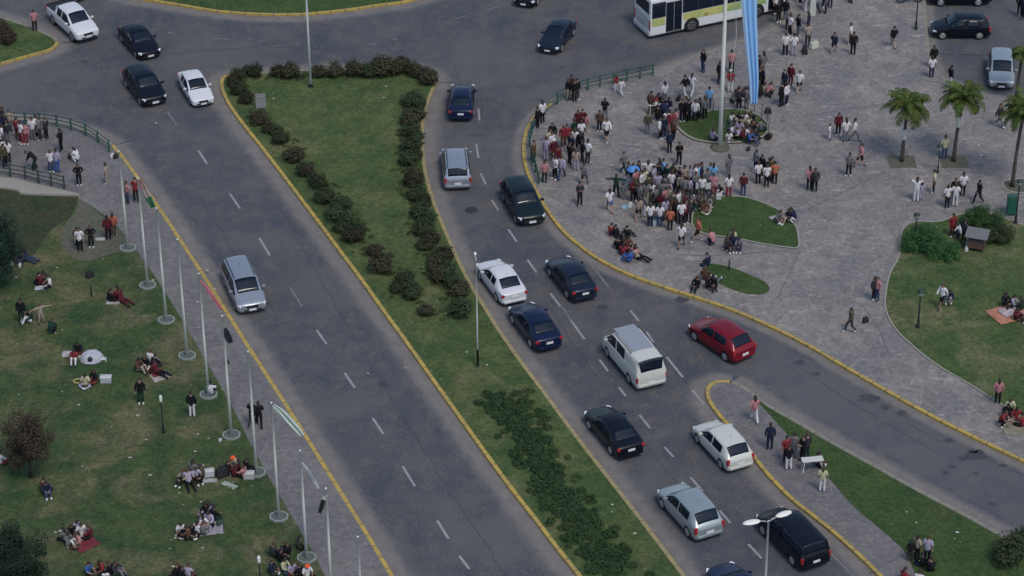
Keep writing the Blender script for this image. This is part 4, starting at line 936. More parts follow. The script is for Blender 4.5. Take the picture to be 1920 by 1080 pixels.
def bush(name, x, y, rx, ry, rz, ncl, kd, label, nl=240, ls=.06, cz=None, trunk=None, cat='bush', z=Z, rot=0, cr=.32):
    root = empty(name, G(x, y, z), rot); tag(root, label, cat); rng = random.Random(int(x * 7 + y))
    bm = bmesh.new(); leaves(bm, clumps(ncl, rx, ry, rz, cz if cz is not None else rz * .75, cr * rz if rz > .8 else cr, rng), nl, ls, .9, rng); ob('crown' if trunk else 'foliage', bm, LM[kd], root)
    bm = bmesh.new()
    if trunk:
        tube(bm, [(0, 0, 0), (.04, .02, trunk * .5), (0, .05, trunk)], [.14, .11, .09], 9)
        for k in range(6):
            a = k * 1.05 + rng.random(); tube(bm, [(0, .03, trunk * .8), (math.cos(a) * rx * .4, math.sin(a) * ry * .4, (cz or 1) * .95), (math.cos(a) * rx * .75, math.sin(a) * ry * .75, (cz or 1) + rz * .3)], [.07, .045, .015], 6)
        ob('trunk', bm, M['bark'], root)
    else:
        for k in range(5):
            a = k * 1.25; tube(bm, [(0, 0, 0), (math.cos(a) * rx * .4, math.sin(a) * ry * .4, rz * .6), (math.cos(a) * rx * .7, math.sin(a) * ry * .7, rz)], [.05, .03, .015], 6)
        ob('stem', bm, M['bark'], root)
bush('bush', 1735, 464, 1.45, 1.15, .75, 48, 'bright', 'large rounded bright green bush behind the dark lamp post', 420, .05, cr=.46)
bush('bush', 1772, 482, .95, .65, .45, 22, 'bright', 'lower lobe of green bush beside the man in red', 360, .05, cr=.36)
bush('bush', 1846, 428, 1.30, .90, .75, 38, 'bright', 'large green bush behind the vendor stand', 380, .05, cr=.40)
bush('bush', 1866, 452, 1.0, .80, .60, 26, 'grn', 'darker green bush right of the vendor stand', 380, .05, cr=.40)
bush('tree', 58, 895, 1.25, 1.1, 1.75, 50, 'brown', 'brown leaved ragged tree on the left lawn', 230, .06, cz=2.35, trunk=1.2, cat='tree', cr=.26)
bush('tree', 15, 1120, 2.3, 2.1, 1.7, 120, 'dark', 'dark green tree filling the bottom left corner', 300, .065, cz=2.2, trunk=1.5, cat='tree', cr=.30)
bush('tree', -8, 545, 2.0, 1.6, 2.2, 110, 'dark', 'dark green tree at the left edge below the concrete ledge', 240, .065, cz=3.1, trunk=2.0, cat='tree', cr=.24)
# long ground-cover hedge on the lower median
rng = random.Random(5); hl = [(940, 748), (962, 778), (985, 815), (1005, 850), (1022, 885), (1045, 925), (1072, 962), (1098, 1000), (1128, 1040), (1165, 1085), (1215, 1145)]
hw_ = catmull([G(a, b, Z) for a, b in hl], False, 5); root = empty('hedge', hw_[0]); tag(root, 'long low dark green hedge along the lower median', 'hedge')
cs = []
for i, p in enumerate(hw_):
    for k in range(11): cs.append((p - hw_[0] + Vector((max(-1.5, min(1.5, rng.gauss(0, .68))), rng.uniform(-.7, .7), rng.uniform(.0, .10))), rng.uniform(.15, .36)))
bm = bmesh.new(); leaves(bm, cs, 115, .06, .7, rng); ob('foliage', bm, LM['hedge'], root)
# palms
def palm(x, y, h, label, band, seed, nf=32, fl=1.8, lean=(.1, 0)):
    rng = random.Random(seed); root = empty('palm_tree', G(x, y, Z)); tag(root, label, 'palm tree', 'palm trees on the plaza')
    bm = bmesh.new(); pts = [(lean[0] * t * t, lean[1] * t * t, h * t) for t in [k / 9 for k in range(10)]]
    rad = [.17, .13, .12, .115, .11, .105, .10, .10, .11, .12]
    tube(bm, pts, rad, 10); ob('trunk', bm, M['bark'], root)
    for zz, hh, mm in band:
        t = zz / h; bm = bmesh.new(); lathe(bm, [(.135, zz), (.14, zz + .02), (.135, zz + hh), (.10, zz + hh)], 10, (lean[0] * t * t, lean[1] * t * t, 0)); ob('trunk_band', bm, mm, root)
    top = Vector((lean[0], lean[1], h))
    for k in range(nf):
        a = k * 2.4 + rng.uniform(-.2, .2); up = rng.uniform(.15, 1.15) if k % 3 else rng.uniform(1.0, 1.4); L = fl * rng.uniform(.85, 1.1)
        droop = rng.uniform(1.0, 1.7); pts = []
        for i in range(9):
            t = i / 8; el = up - droop * t * t * 1.35
            if i == 0: p = top.copy()
            else: p = pts[-1] + Vector((math.cos(a) * math.cos(el), math.sin(a) * math.cos(el), math.sin(el))) * L / 8
            pts.append(p)
        bm = bmesh.new(); tube(bm, pts, [.022, .02, .018, .016, .014, .012, .01, .008, .005], 5)
        for i in range(1, 9):
            for sub in range(3):
                t = (i - sub / 3) / 8; q = pts[i - 1].lerp(pts[i], 1 - sub / 3); tg = (pts[i] - pts[i - 1]).normalized(); sd_ = tg.cross(Vector((0, 0, 1))).normalized()
                ll = .42 * math.sin(math.pi * min(1, t * .85 + .12)) + .08
                for s in (-1, 1):
                    e = q + sd_ * s * ll * .75 + tg * ll * .45 + Vector((0, 0, -ll * rng.uniform(.25, .75)))
                    md = (q + e) / 2 + Vector((0, 0, ll * .08)); wv = tg * .028
                    v = [bm.verts.new(c) for c in (q - wv, q + wv, md + wv * 1.2, e, md - wv * 1.2)]
                    bm.faces.new(v)
        ob('frond', bm, LM['palm'], root)
white = mat('trunk_white', (0.50, 0.50, 0.46), 0.7)
palm(1691, 302, 3.75, 'left palm tree of the row, with pale band low on its trunk', [(1.55, .75, white)], 3)
palm(1788, 302, 4.35, 'middle palm tree with a white notice board on its trunk', [(2.45, .75, white), (3.25, .25, M['black'])], 8, lean=(.25, 0))
palm(1898, 350, 5.2, 'right palm tree, cut by the right edge, in its own soil bed', [], 5, lean=(.25, 0))
palm(1905, 190, 3.4, 'small palm at the right edge beside the pale silver car', [], 9, nf=14, fl=1.0, lean=(.1, 0))
for i, (x, y) in enumerate([(1691, 303), (1789, 303)]):
    p = G(x, y, Z); r = .85
    poly = [p + Vector((r * c, r * .95 * s, .02)) for c, s in ((-1, -1), (1, -1), (1, 1), (-1, 1))]
    sheet('planting_bed', poly, Z + .012, M['trodden'])

# ================================================================== PEOPLE
SKIN = [mat('skin_%s' % n, c, 0.6) for n, c in (('light', (0.36, 0.22, 0.16)), ('tan', (0.27, 0.155, 0.105)), ('brown', (0.17, 0.095, 0.06)))]
HAIR = [mat('hair_%s' % n, c, 0.7) for n, c in (('black', (0.010, 0.009, 0.010)), ('dark_brown', (0.022, 0.014, 0.010)), ('brown', (0.05, 0.03, 0.018)))]
M['eye'] = mat('eye', (0.02, 0.015, 0.012), 0.3)
CLO = {'k': ('black', (0.010, 0.010, 0.014)), 'n': ('navy', (0.016, 0.022, 0.055)), 'w': ('white', (0.62, 0.61, 0.63)), 'g': ('grey', (0.15, 0.155, 0.17)), 'r': ('red', (0.22, 0.030, 0.038)),
       'm': ('maroon', (0.095, 0.014, 0.024)), 'p': ('pink', (0.42, 0.19, 0.21)), 'o': ('orange', (0.42, 0.13, 0.075)), 'b': ('blue', (0.035, 0.10, 0.34)), 's': ('sky blue', (0.16, 0.36, 0.62)),
       'l': ('lilac', (0.34, 0.31, 0.42)), 'y': ('cream', (0.46, 0.45, 0.30)), 'e': ('beige', (0.32, 0.27, 0.22)), 't': ('brown', (0.10, 0.052, 0.035)), 'v': ('olive', (0.065, 0.068, 0.042)),
       'd': ('dark green', (0.014, 0.040, 0.030)), 'j': ('denim blue', (0.035, 0.060, 0.13)), 'c': ('charcoal', (0.035, 0.036, 0.042))}
CM = {k: mat('cloth_' + v[0].replace(' ', '_'), v[1], 0.85, spec=0.2) for k, v in CLO.items()}
for k_ in CM:
    nb = NB(CM[k_]); base = CLO[k_][1]; nb.color(nb.mix(nb.ramp(nb.noise(7, 3, .6), .35, .7), base, tuple(min(1, c * .72) for c in base)))
M['shoe_w'] = mat('white_shoes', (0.52, 0.52, 0.52), 0.6); M['shoe_k'] = mat('dark_shoes', (0.02, 0.02, 0.022), 0.6)

def base_pose():
    j = dict(pel=(0, 0, .94), sp=(0, .01, 1.12), ch=(0, 0, 1.32), nk=(0, 0, 1.49), hd=(0, -.02, 1.60))
    for s, n in ((-1, 'L'), (1, 'R')):
        j.update({'sh' + n: (s * .175, 0, 1.40), 'el' + n: (s * .235, .03, 1.14), 'wr' + n: (s * .235, -.05, .90), 'ha' + n: (s * .23, -.07, .82),
                  'hi' + n: (s * .09, 0, .90), 'kn' + n: (s * .10, -.02, .49), 'an' + n: (s * .105, .02, .09), 'to' + n: (s * .125, -.14, .045)})
    return j
def sym(j, **kw):
    for k, (x, y, z) in kw.items():
        j[k + 'L'] = (-x, y, z); j[k + 'R'] = (x, y, z)
    return j
def poses():
    Pz = {}
    Pz['st'] = base_pose()
    j = base_pose(); j['knL'] = (-.10, -.05, .49); j['anL'] = (-.15, -.02, .09); j['toL'] = (-.20, -.16, .045); sym(j, el=(.22, -.02, 1.14), wr=(.10, -.24, 1.18), ha=(.06, -.30, 1.22)); Pz['ph'] = j
    j = base_pose(); j.update(elR=(.30, -.10, 1.40), wrR=(.20, -.24, 1.58), haR=(.18, -.26, 1.66)); Pz['up'] = j
    j = base_pose(); sym(j, el=(.44, -.01, 1.36), wr=(.66, -.04, 1.34), ha=(.75, -.05, 1.33), kn=(.14, -.04, .49), an=(.2, .02, .09), to=(.24, -.13, .045)); Pz['out'] = j
    j = base_pose(); sym(j, el=(.38, -.02, 1.52), wr=(.20, -.01, 1.70), ha=(.12, -.01, 1.74)); Pz['hh'] = j
    j = base_pose(); sym(j, el=(.30, .06, 1.16), wr=(.17, -.06, 1.02), ha=(.11, -.08, 1.0)); Pz['hip'] = j
    j = base_pose(); j.update(knL=(-.10, -.22, .51), anL=(-.10, -.30, .11), toL=(-.11, -.45, .09), knR=(.10, .04, .49), anR=(.10, .33, .15), toR=(.11, .22, .05), elL=(-.24, .12, 1.15), wrL=(-.22, .16, .92), haL=(-.21, .14, .84), elR=(.24, -.08, 1.15), wrR=(.20, -.26, 1.0), haR=(.19, -.33, .96), pel=(0, 0, .91)); Pz['wa'] = j
    j2 = {k: v for k, v in j.items()}
    for k in list(j):
        if k[-1] in 'LR' and len(k) == 3: o = k[:-1] + ('R' if k[-1] == 'L' else 'L'); x, y, z = j[o]; j2[k] = (-x, y, z)
    Pz['wb'] = j2
    j = base_pose(); j.update(pel=(0, .08, .88), sp=(0, -.04, 1.04), ch=(0, -.24, 1.15), nk=(0, -.36, 1.22), hd=(0, -.46, 1.24)); sym(j, sh=(.17, -.26, 1.20), el=(.2, -.34, .94), wr=(.13, -.46, .74), ha=(.10, -.50, .66), hi=(.09, .08, .86), kn=(.11, -.04, .47), an=(.12, .05, .09), to=(.13, -.11, .045)); Pz['be'] = j
    j = base_pose(); j.update(pel=(0, .05, .15), sp=(0, .09, .33), ch=(0, .06, .52), nk=(0, .02, .68), hd=(0, -.03, .79)); sym(j, sh=(.17, .05, .60), el=(.25, -.05, .38), wr=(.16, -.24, .30), ha=(.12, -.30, .28), hi=(.10, .02, .14), kn=(.34, -.22, .19), an=(.10, -.36, .09), to=(-.02, -.40, .07)); Pz['sx'] = j
    j = {k: v for k, v in j.items()}; sym(j, el=(.24, -.12, .42), wr=(.12, -.36, .42), ha=(.05, -.42, .40), kn=(.12, -.34, .48), an=(.12, -.52, .09), to=(.13, -.66, .045)); Pz['sk'] = j
    j = {k: v for k, v in j.items()}; j.update(sp=(0, .12, .33), ch=(0, .18, .52), nk=(0, .20, .68), hd=(0, .17, .79)); sym(j, sh=(.17, .19, .60), el=(.25, .32, .38), wr=(.25, .40, .16), ha=(.26, .42, .08), kn=(.14, -.38, .24), an=(.16, -.78, .09), to=(.19, -.84, .20)); Pz['sl'] = j
    j = base_pose(); j.update(pel=(0, .14, .42), sp=(0, .08, .58), ch=(0, -.04, .76), nk=(0, -.12, .90), hd=(0, -.17, 1.0)); sym(j, sh=(.17, -.06, .83), el=(.23, -.22, .62), wr=(.12, -.40, .50), ha=(.07, -.46, .46), hi=(.10, .12, .38), kn=(.17, -.24, .50), an=(.14, .02, .11), to=(.16, -.13, .045)); Pz['cr'] = j
    return Pz
BONES = [('pel', 'sp', 'T'), ('sp', 'ch', 'T'), ('ch', 'nk', 'N'), ('nk', 'hd', 'H')]
for n in 'LR': BONES += [('ch', 'sh' + n, 'T'), ('sh' + n, 'el' + n, 'A'), ('el' + n, 'wr' + n, 'F'), ('wr' + n, 'ha' + n, 'D'), ('pel', 'hi' + n, 'P'), ('hi' + n, 'kn' + n, 'G'), ('kn' + n, 'an' + n, 'S'), ('an' + n, 'to' + n, 'O')]
RAD = dict(pel=(.135, .105), sp=(.125, .095), ch=(.15, .10), nk=(.052, .055), hd=(.05, .05), sh=(.062, .062), el=(.043, .043), wr=(.029, .026), ha=(.036, .018), hi=(.088, .09), kn=(.058, .06), an=(.040, .042), to=(.038, .026))
def build_pose(j, fem=False):
    keys = list(j); idx = {k: i for i, k in enumerate(keys)}
    me = bpy.data.meshes.new('sk'); me.from_pydata([j[k] for k in keys], [(idx[a], idx[b]) for a, b, _ in BONES], [])
    o = bpy.data.objects.new('sk', me); COL.objects.link(o)
    sk = o.modifiers.new('skin', 'SKIN'); sk.use_smooth_shade = True
    sv = me.skin_vertices[0].data
    for k in keys:
        r = RAD[k[:2] if k[-1] in 'LR' and len(k) == 3 else k]; sv[idx[k]].radius = r; sv[idx[k]].use_root = (k == 'pel')
    ss = o.modifiers.new('sub', 'SUBSURF'); ss.levels = 1; ss.render_levels = 1
    dg = bpy.context.evaluated_depsgraph_get(); src = bpy.data.meshes.new_from_object(o.evaluated_get(dg)); bpy.data.objects.remove(o)
    V = {k: Vector(v) for k, v in j.items()}
    def lab(c):
        best, bl, bt = 1e9, 'T', 0; bs = ''
        for a, b, l in BONES:
            A, B = V[a], V[b]; d = B - A; t = max(0, min(1, (c - A).dot(d) / max(d.length_squared, 1e-9))); q = (c - (A + d * t)).length
            ra = RAD[a[:2] if a[-1] in 'LR' and len(a) == 3 else a][0]; rb = RAD[b[:2] if b[-1] in 'LR' and len(b) == 3 else b][0]
            q -= ra * (1 - t) + rb * t
            if q < best: best, bl, bt, bs = q, l, t, b[-1]
        return bl, bt, bs
    labs = [lab(p.center) for p in src.polygons]
    out = {}
    def sub(name, fn, off):
        bm = bmesh.new(); bm.from_mesh(src); bm.faces.ensure_lookup_table(); bm.normal_update()
        kill = [f for f, l in zip(bm.faces, labs) if not fn(*l)]
        for v in bm.verts: v.co += v.normal * off
        bmesh.ops.delete(bm, geom=kill, context='FACES')
        for f in bm.faces: f.smooth = True; f.material_index = 0
        out[name] = me_bm(name, bm)
    sub('shirt_s', lambda l, t, s_: l in 'T' or (l == 'A' and t < .8) or (l == 'P' and t < .35) or (l == 'N' and t < .35), .022)
    sub('shirt_l', lambda l, t, s_: l in 'TAF' or (l == 'P' and t < .35) or (l == 'N' and t < .35), .022)
    sub('trousers', lambda l, t, s_: l in 'PGS', .014)
    sub('shorts', lambda l, t, s_: l == 'P' or (l == 'G' and t < .85), .018)
    sub('shoe_l', lambda l, t, s_: l == 'O' and s_ == 'L', .016)
    sub('shoe_r', lambda l, t, s_: l == 'O' and s_ == 'R', .016)
    hc = V['hd']; up = (V['hd'] - V['nk']).normalized(); q = Vector((0, 0, 1)).rotation_difference(up).to_matrix().to_4x4()
    hc = hc + up * .02
    bm = bmesh.new(); bm.from_mesh(src)
    for f in bm.faces: f.material_index = 0
    T = Matrix.Translation(hc) @ q
    hb = bmesh.new(); vs = ell(hb, (0, 0, 0), (.078, .096, .118), 14, 12)
    for v in vs:
        if v.co.z < -.03: v.co.x *= .82; v.co.y = v.co.y * .9 - .008
    ell(hb, (0, -.098, -.012), (.014, .020, .026), 8, 6)
    for s in (-1, 1): ell(hb, (s * .079, .005, -.01), (.012, .022, .032), 8, 6)
    for s in (-1, 1): ell(hb, (s * .030, -.086, .016), (.014, .010, .009), 8, 6, 1)
    ell(hb, (0, -.086, -.052), (.024, .008, .007), 8, 6, 1)
    bmesh.ops.transform(hb, matrix=T, verts=hb.verts)
    for n in 'LR':                                     # five separate fingers on each hand
        w_, h_ = V['wr' + n], V['ha' + n]; d = (h_ - w_).normalized(); s = 1 if n == 'R' else -1
        sd_ = d.cross(Vector((0, 0, 1)));
        if sd_.length < .3: sd_ = Vector((0, 1, 0)) - d * d.y
        sd_.normalize(); nn = d.cross(sd_).normalized() * s
        for k, (o_, L) in enumerate(((-.027, .062), (-.009, .075), (.009, .080), (.027, .070))):
            a = h_ + sd_ * o_ + d * .01; tube(hb, [a, a + d * (L * .5) + nn * .006, a + d * (L * .85) + nn * .022, a + d * L + nn * .034], [.0095, .009, .008, .006], 6)
        a = w_.lerp(h_, .45) + sd_ * .030; tube(hb, [a, a + sd_ * .028 + d * .022, a + sd_ * .036 + d * .052 + nn * .01], [.012, .011, .008], 6)
    hm = me_bm('h', hb); bm.from_mesh(hm)
    for f in bm.faces: f.smooth = True
    out['body'] = me_bm('body', bm)
    for nm in ('hair_s', 'hair_l', 'hat'):
        b = bmesh.new(); ell(b, (0, .008, .012), (.090, .108, .126), 14, 12)
        kill = [f for f in b.faces if (lambda c: (c.z < .035 and c.y < .0) or c.z < -.055)(f.calc_center_median())]
        bmesh.ops.delete(b, geom=kill, context='FACES')
        if nm == 'hair_l': ell(b, (0, .075, -.10), (.075, .042, .17), 10, 8)
        if nm == 'hat': lathe(b, [(.13, .05), (.13, .058), (.095, .065)], 14, (0, -.02, 0))
        bmesh.ops.transform(b, matrix=T, verts=b.verts)
        for f in b.faces: f.smooth = True
        out[nm] = me_bm(nm, b)
    for k, m_ in out.items():
        m_.materials.clear(); m_.materials.append(SKIN[0])
        if k == 'body': m_.materials.append(M['eye'])
    return out
POSE = {k: build_pose(v) for k, v in poses().items()}
PN = {'st': 'standing', 'ph': 'standing', 'up': 'raising arm', 'out': 'with outstretched arms', 'hh': 'hands on head', 'hip': 'hands on hips', 'wa': 'walking', 'wb': 'walking', 'be': 'bending',
      'sx': 'sitting', 'sk': 'sitting', 'sl': 'reclining', 'cr': 'crouching'}
people = []
prng = random.Random(21)
def add_people(zone, group, text, z=Z):
    for tok in text.split(';'):
        f = tok.split()
        if not f: continue
        x, y, po, cl = float(f[0]), float(f[1]), f[2], f[3]
        top, bot = cl[0], cl[1]
        if zone in ('in the big crowd', 'in the group below the railing', 'on the flag bed', 'left of the flag bed') and top in 'kcmtrvd' and prng.random() < .25: top = prng.choice('wwlgwe')
        face = float(f[4]) if len(f) > 4 and f[4] != '-' else prng.choice([-150, 180, 150, 120, -110, 60, -60, 0, 30]); sc = float(f[5]) if len(f) > 5 else prng.uniform(.94, 1.04)
        ex = f[6] if len(f) > 6 else ''
        people.append(dict(zone=zone, group=group, x=x, y=y, po=po, top=top, bot=bot, face=face, sc=sc, ex=ex, z=z))
GP = 'people gathered on the plaza'; GL = 'people on the left lawn and pavement'
add_people('at the green railing', GP, '1008 241 st kk -120; 1017 231 st wk -150; 1001 307 st td 60; 1036 272 st kk 0; 1077 190 st kk 20; 1071 183 ph ck -; 1082 188 st kc -; 1066 187 st ke -; 1155 172 st rw - .75; 1165 178 wa ww - .7')
add_people("in the group below the railing", GP, '1031 286 st yg -; 1038 303 st mt 20 1 hat; 1024 301 st ll -; 1021 343 st pd 180; 1041 337 ph ck -; 1053 336 wa lj 160; 1056 276 st rt -; 1063 276 st rt -; 1076 264 st dk -; 1090 267 st wn -; 1084 247 st mk -; 1092 246 ph mt 0; 1099 248 st pe - .8; 1078 284 st wk -; 1068 308 st kk -; 1080 320 st kl -; 1092 304 st kk -; 1102 306 st wc -; 1095 348 wa gk 160; 1035 292 st wk -; 1047 318 st mg -; 1071 292 st nk -; 1088 290 st kg -')
add_people("left of the big crowd", GP, '1124 247 st tk -; 1134 226 ph kg -; 1137 265 wa wk 20; 1169 326 wa gd 40; 1155 371 out dk 170; 1143 398 wb wb 180; 1087 385 ph ck 10; 1168 374 st gg - .7')
add_people('in the big crowd', GP, '1186 351 up ks -; 1197 344 st nn -; 1178 346 st kw -; 1215 345 out kk 180; 1236 341 st cj -; 1243 340 st sc -; 1187 379 st mk -; 1193 379 ph vk -; 1199 386 st gg -; 1211 384 st ty 170; 1222 384 st wn 170; 1233 368 st lj 180; 1226 352 st vg -; 1246 371 st gc -; 1243 384 st gm -; 1259 364 st wj 180; 1267 364 st nn -; 1273 354 st kk -; 1283 355 st ck -; 1293 352 st lk -; 1302 353 st wk -; 1308 352 st sm -; 1314 348 st nk -; 1331 349 st sn 180; 1337 350 st ss 180; 1337 370 ph pr 180; 1316 372 ph wv 180; 1304 366 ph gc -; 1290 374 st ld 180; 1248 394 st pg -; 1254 394 st eg -; 1204 364 st tm -; 1250 350 st dk -; 1262 348 st vk -; 1208 358 st yt -; 1277 370 st kd -; 1283 376 st gk -; 1230 392 st gd -; 1220 398 st ck -; 1238 402 st mg -; 1262 400 st ek -; 1326 360 st gk -; 1192 362 st pk -; 1216 370 st vt -; 1252 382 st lk -')
add_people("at the crowd's near edge", GP, '1197 413 wa ek 160; 1207 405 st gw -; 1219 425 st wn 180; 1237 425 st wj 180; 1247 414 st lk -; 1256 432 st ok 180; 1277 422 st wk 180; 1267 418 st kk -; 1285 420 st mk -; 1291 418 st ck -; 1228 414 cr gg -; 1272 402 st wk -; 1284 404 st mk -; 1264 414 st tk -')
add_people("where crowd meets lawn", GP, '1271 386 sx vg -; 1278 382 sx gd -; 1293 392 sx ev -; 1303 396 sk dg -; 1315 390 sx vg -; 1327 390 sk ge -; 1335 384 sx vd -; 1309 384 sk gk -; 1321 398 sx te -; 1283 392 sx gk -')
add_people("behind the triangular lawn", GP, '1366 331 st gg -; 1366 370 st wr 180; 1393 367 st mj 180; 1351 367 cr kw - .8')
add_people('in the group right of the crowd', GP, '1417 323 st gn -; 1421 345 st wk 180; 1428 332 st kk -; 1437 350 st wk 0; 1441 338 st kk -; 1452 345 hip ok 180; 1446 338 st vk -')
add_people("right of the triangular lawn", GP, '1517 357 st pk 180; 1527 360 st ck 180; 1487 418 cr nw -; 1463 416 sx gc -; 1479 416 sk ke -')
add_people('below the triangular lawn', GP, '1277 465 wa wk 170; 1308 454 wb ok -70; 1335 460 cr pk -; 1363 468 sk ck 20; 1374 452 sx yn -; 1374 460 sk nn -; 1386 467 sk gn -10; 1326 498 sx nn -')
add_people("beside the oval lawn", GP, '1306 541 sk kk -30; 1328 540 sk kk 30; 1322 524 sx te -; 1339 536 sl kg -')
add_people("near the yellow plaza kerb", GP, '1146 442 sk rn -; 1158 446 sl kk 60; 1174 446 sk kd -; 1160 468 sk kk -; 1168 458 sx ck -; 1169 479 sx rk -; 1178 466 sx tk -; 1181 491 sk bb -; 1190 483 sx pk -; 1197 486 sl ek 60; 1172 470 sx mk -')
add_people("left of the flag bed", GP, '1220 214 st tt -; 1214 252 st vg -; 1235 226 cr kk -; 1237 261 st wk -; 1244 260 st nn -; 1257 252 st rp -; 1266 248 st pg -; 1255 286 st nk -; 1273 308 ph kk 0; 1284 182 wa kw -; 1297 180 wb ww -; 1235 196 sx kw -; 1246 194 st wg -; 1255 204 sx nl -; 1228 206 cr re -; 1242 210 cr kd -; 1250 247 st cg -; 1262 264 st tk -')
add_people("at the bed railing", GP, '1279 229 st kk -; 1291 229 st kk -; 1303 229 st wk 180; 1311 224 st ck -; 1329 203 st sj 180; 1286 222 st gk -; 1321 224 st gk -; 1385 206 st ck -; 1399 205 st gg -')
add_people("on the flag bed", GP, '1337 262 sx ln -; 1372 232 sk we -; 1376 246 sx lg -; 1385 232 sx kk -; 1387 248 sx mp -; 1396 232 sx rk -; 1405 240 sk yk -; 1399 258 sk wg -; 1407 268 sk bj -; 1416 264 sx nk -; 1374 254 sx wd -; 1426 246 sx gd -; 1367 264 sx wg - .8; 1412 246 sx tk -; 1392 240 sx kt -; 1381 260 sk vk -; 1394 262 sx md -; 1419 252 sk ck -; 1407 230 sk kk -', Z + .09)
add_people('behind the great flag', GP, '1371 137 st pk 180; 1369 173 st rw 180 1 hat; 1349 157 st kk -; 1384 184 sx kk -; 1395 184 sx mw -; 1378 190 sx gk -; 1318 135 st kj -60; 1423 170 st kc -; 1429 166 st nk -; 1434 176 sx yc -; 1422 145 st kk -; 1431 140 st ge -; 1424 184 cr kk -; 1441 182 cr pk -; 1403 186 cr kk -')
add_people("near the plaza's top edge", GP, '1459 42 st kk -; 1454 26 st wk -; 1473 37 st kk -; 1481 67 st wk -; 1477 56 st gk -; 1496 68 st kg -; 1515 62 st nc -; 1514 86 st ek 180; 1527 26 wa ln -; 1548 25 st gk -; 1556 14 st kn -; 1510 20 st tw -; 1472 104 st wk 180; 1488 105 st wl 180; 1466 10 st kk -; 1500 8 st gk -; 1563 100 wa nk 160; 1594 84 st wt -; 1599 103 st kk 170; 1675 89 wb ke 180; 1594 6 st kk -; 1545 14 st wk -; 1520 12 wb ck -')
add_people("on the open plaza", GP, '1465 200 st kk - 1.08; 1474 198 st wn -; 1482 161 st mm -; 1498 174 wa wk 160; 1470 172 st nk -; 1571 254 st mk -; 1585 266 st wg -; 1601 266 wa wg 90; 1555 262 st ww - .7; 1591 330 ph gk 0; 1613 313 wa pk -60')
add_people('near the palms', GP, '1746 146 st wn 180; 1749 128 st kk -; 1781 165 st kw -; 1872 238 wa cg -; 1880 240 st wg - .65; 1770 298 st yj 180; 1917 34 st nk -; 1911 28 st kk -')
add_people('behind the round bushes', GP, '1717 378 hh ww 180; 1727 376 st ll - .8; 1750 362 st yk -; 1775 389 st wk -; 1790 387 st ww 180; 1789 376 st kk -; 1804 368 st wk 180; 1834 381 wa kk -70')
add_people("beside the vendor stand", GP, '1785 444 st rm -; 1806 456 st cc -; 1797 446 cr wc -')
add_people('on the large right lawn', GP, '1644 563 st pj -; 1638 562 st ck -; 1765 578 wb wk -50; 1777 570 cr nw -; 1884 574 sk kk -; 1900 576 sx lg -; 1913 582 sx de -; 1905 600 sk mk -', Z + .04)
add_people("alone on the plaza pavement", GP, '1594 623 wa vc -80')
add_people("on olive cloth, right edge", GP, '1870 757 st pk 180; 1893 772 sx yk -; 1878 800 cr rk 70; 1905 788 sx re -; 1916 800 sx rk -; 1888 782 sx kk -')
add_people('on the traffic island', 'people on the traffic island', '1414 791 wb pw 180; 1443 843 st nn 180; 1473 866 st rk 20; 1478 881 ph kw 180; 1488 858 st gg -; 1505 866 ph kk -60; 1534 872 sx lk -; 1541 922 st yw 180; 1512 860 st cd -')
add_people("low on the traffic island", 'people on the traffic island', '1718 1050 st ek -; 1737 1055 st lk -; 1695 1090 sx rw -; 1723 1095 sx ww -; 1745 1072 sk kk -; 1706 1052 st kc - .8; 1728 1062 sx kn -', .16)
add_people("inside the upper left railing", GL, '8 243 st kk -; 10 256 st nn -; 6 276 st wg -; 16 268 st cg -; 4 298 st kk -; 12 302 st wg -; 17 306 st wc -; 10 314 st vk -; -2 262 st ck -; 2 286 st wk -; 20 246 st eg -; 41 270 st wr -; 50 271 st pr -; 63 263 st wg -; 76 263 st gc -; 88 262 st ck -; 34 262 st rt -; 70 258 st wn -; 116 283 ph kk -; 144 304 cr ww -; 66 319 be kd -; 97 323 st wj -; 108 323 st lb -; 149 348 hip kk 0; 201 345 st ee - .9')
add_people("beside the top flagpoles", GL, '240 381 st pj -; 256 378 st rk -; 172 464 hip kk 0; 151 472 st wk 20; 204 450 st mk 180; 214 443 st ot 170; 146 462 st ck - .8')
add_people("under the left tree", GL, '40 492 sk cn -; 50 488 sl nj -; 76 534 sx mk -; 84 532 sk tk -; 92 538 sx wk -', .17)
add_people('on the upper left lawn', GL, '42 607 st kd 0; 57 604 sk dw -; 78 606 out ee 20 .8; 98 626 cr dk -; 208 565 sx kk -; 229 566 sl mm 60; 222 560 sx rt -', .17)
add_people("on the middle left lawn", GL, '140 678 sk rw 0; 147 664 sx km -; 161 724 sx yl 0; 177 716 sx kr -; 284 680 sx wl -; 272 690 sx kw -; 261 696 sk te -; 292 688 sx kc -; 296 702 sl mk 60; 265 757 st kd 0; 361 782 st kw 180; 396 740 sk wk -', .17)
add_people("near the lower flagpoles", GL, '345 904 sk ek -30; 355 908 sl lk 10; 369 900 sk lk 20; 378 896 sx vk -; 363 888 sx gn -; 438 880 sx yk 0 1 hato; 440 894 sk mk -; 456 896 sk pk -; 464 884 sx kk -; 430 888 sx kw -; 449 888 sx mt -', .17)
add_people("in the lower left ring", GL, '386 968 sx kl -; 392 984 sx lk -; 382 992 sx wl -; 372 1002 sk wp -; 341 1004 sx we 0; 352 1012 sk tk -; 361 1006 sx kk -; 402 974 sx kd -; 394 966 sk lk -; 383 1004 sk ge -', .17)
add_people("beside the maroon blanket", GL, '122 1014 sx gk -; 129 1022 sk gw -; 147 1000 sx lk -; 154 1006 sx wk -; 168 1010 sx mk -; 146 1024 sx pt -; 136 1006 sk kk -', .17)
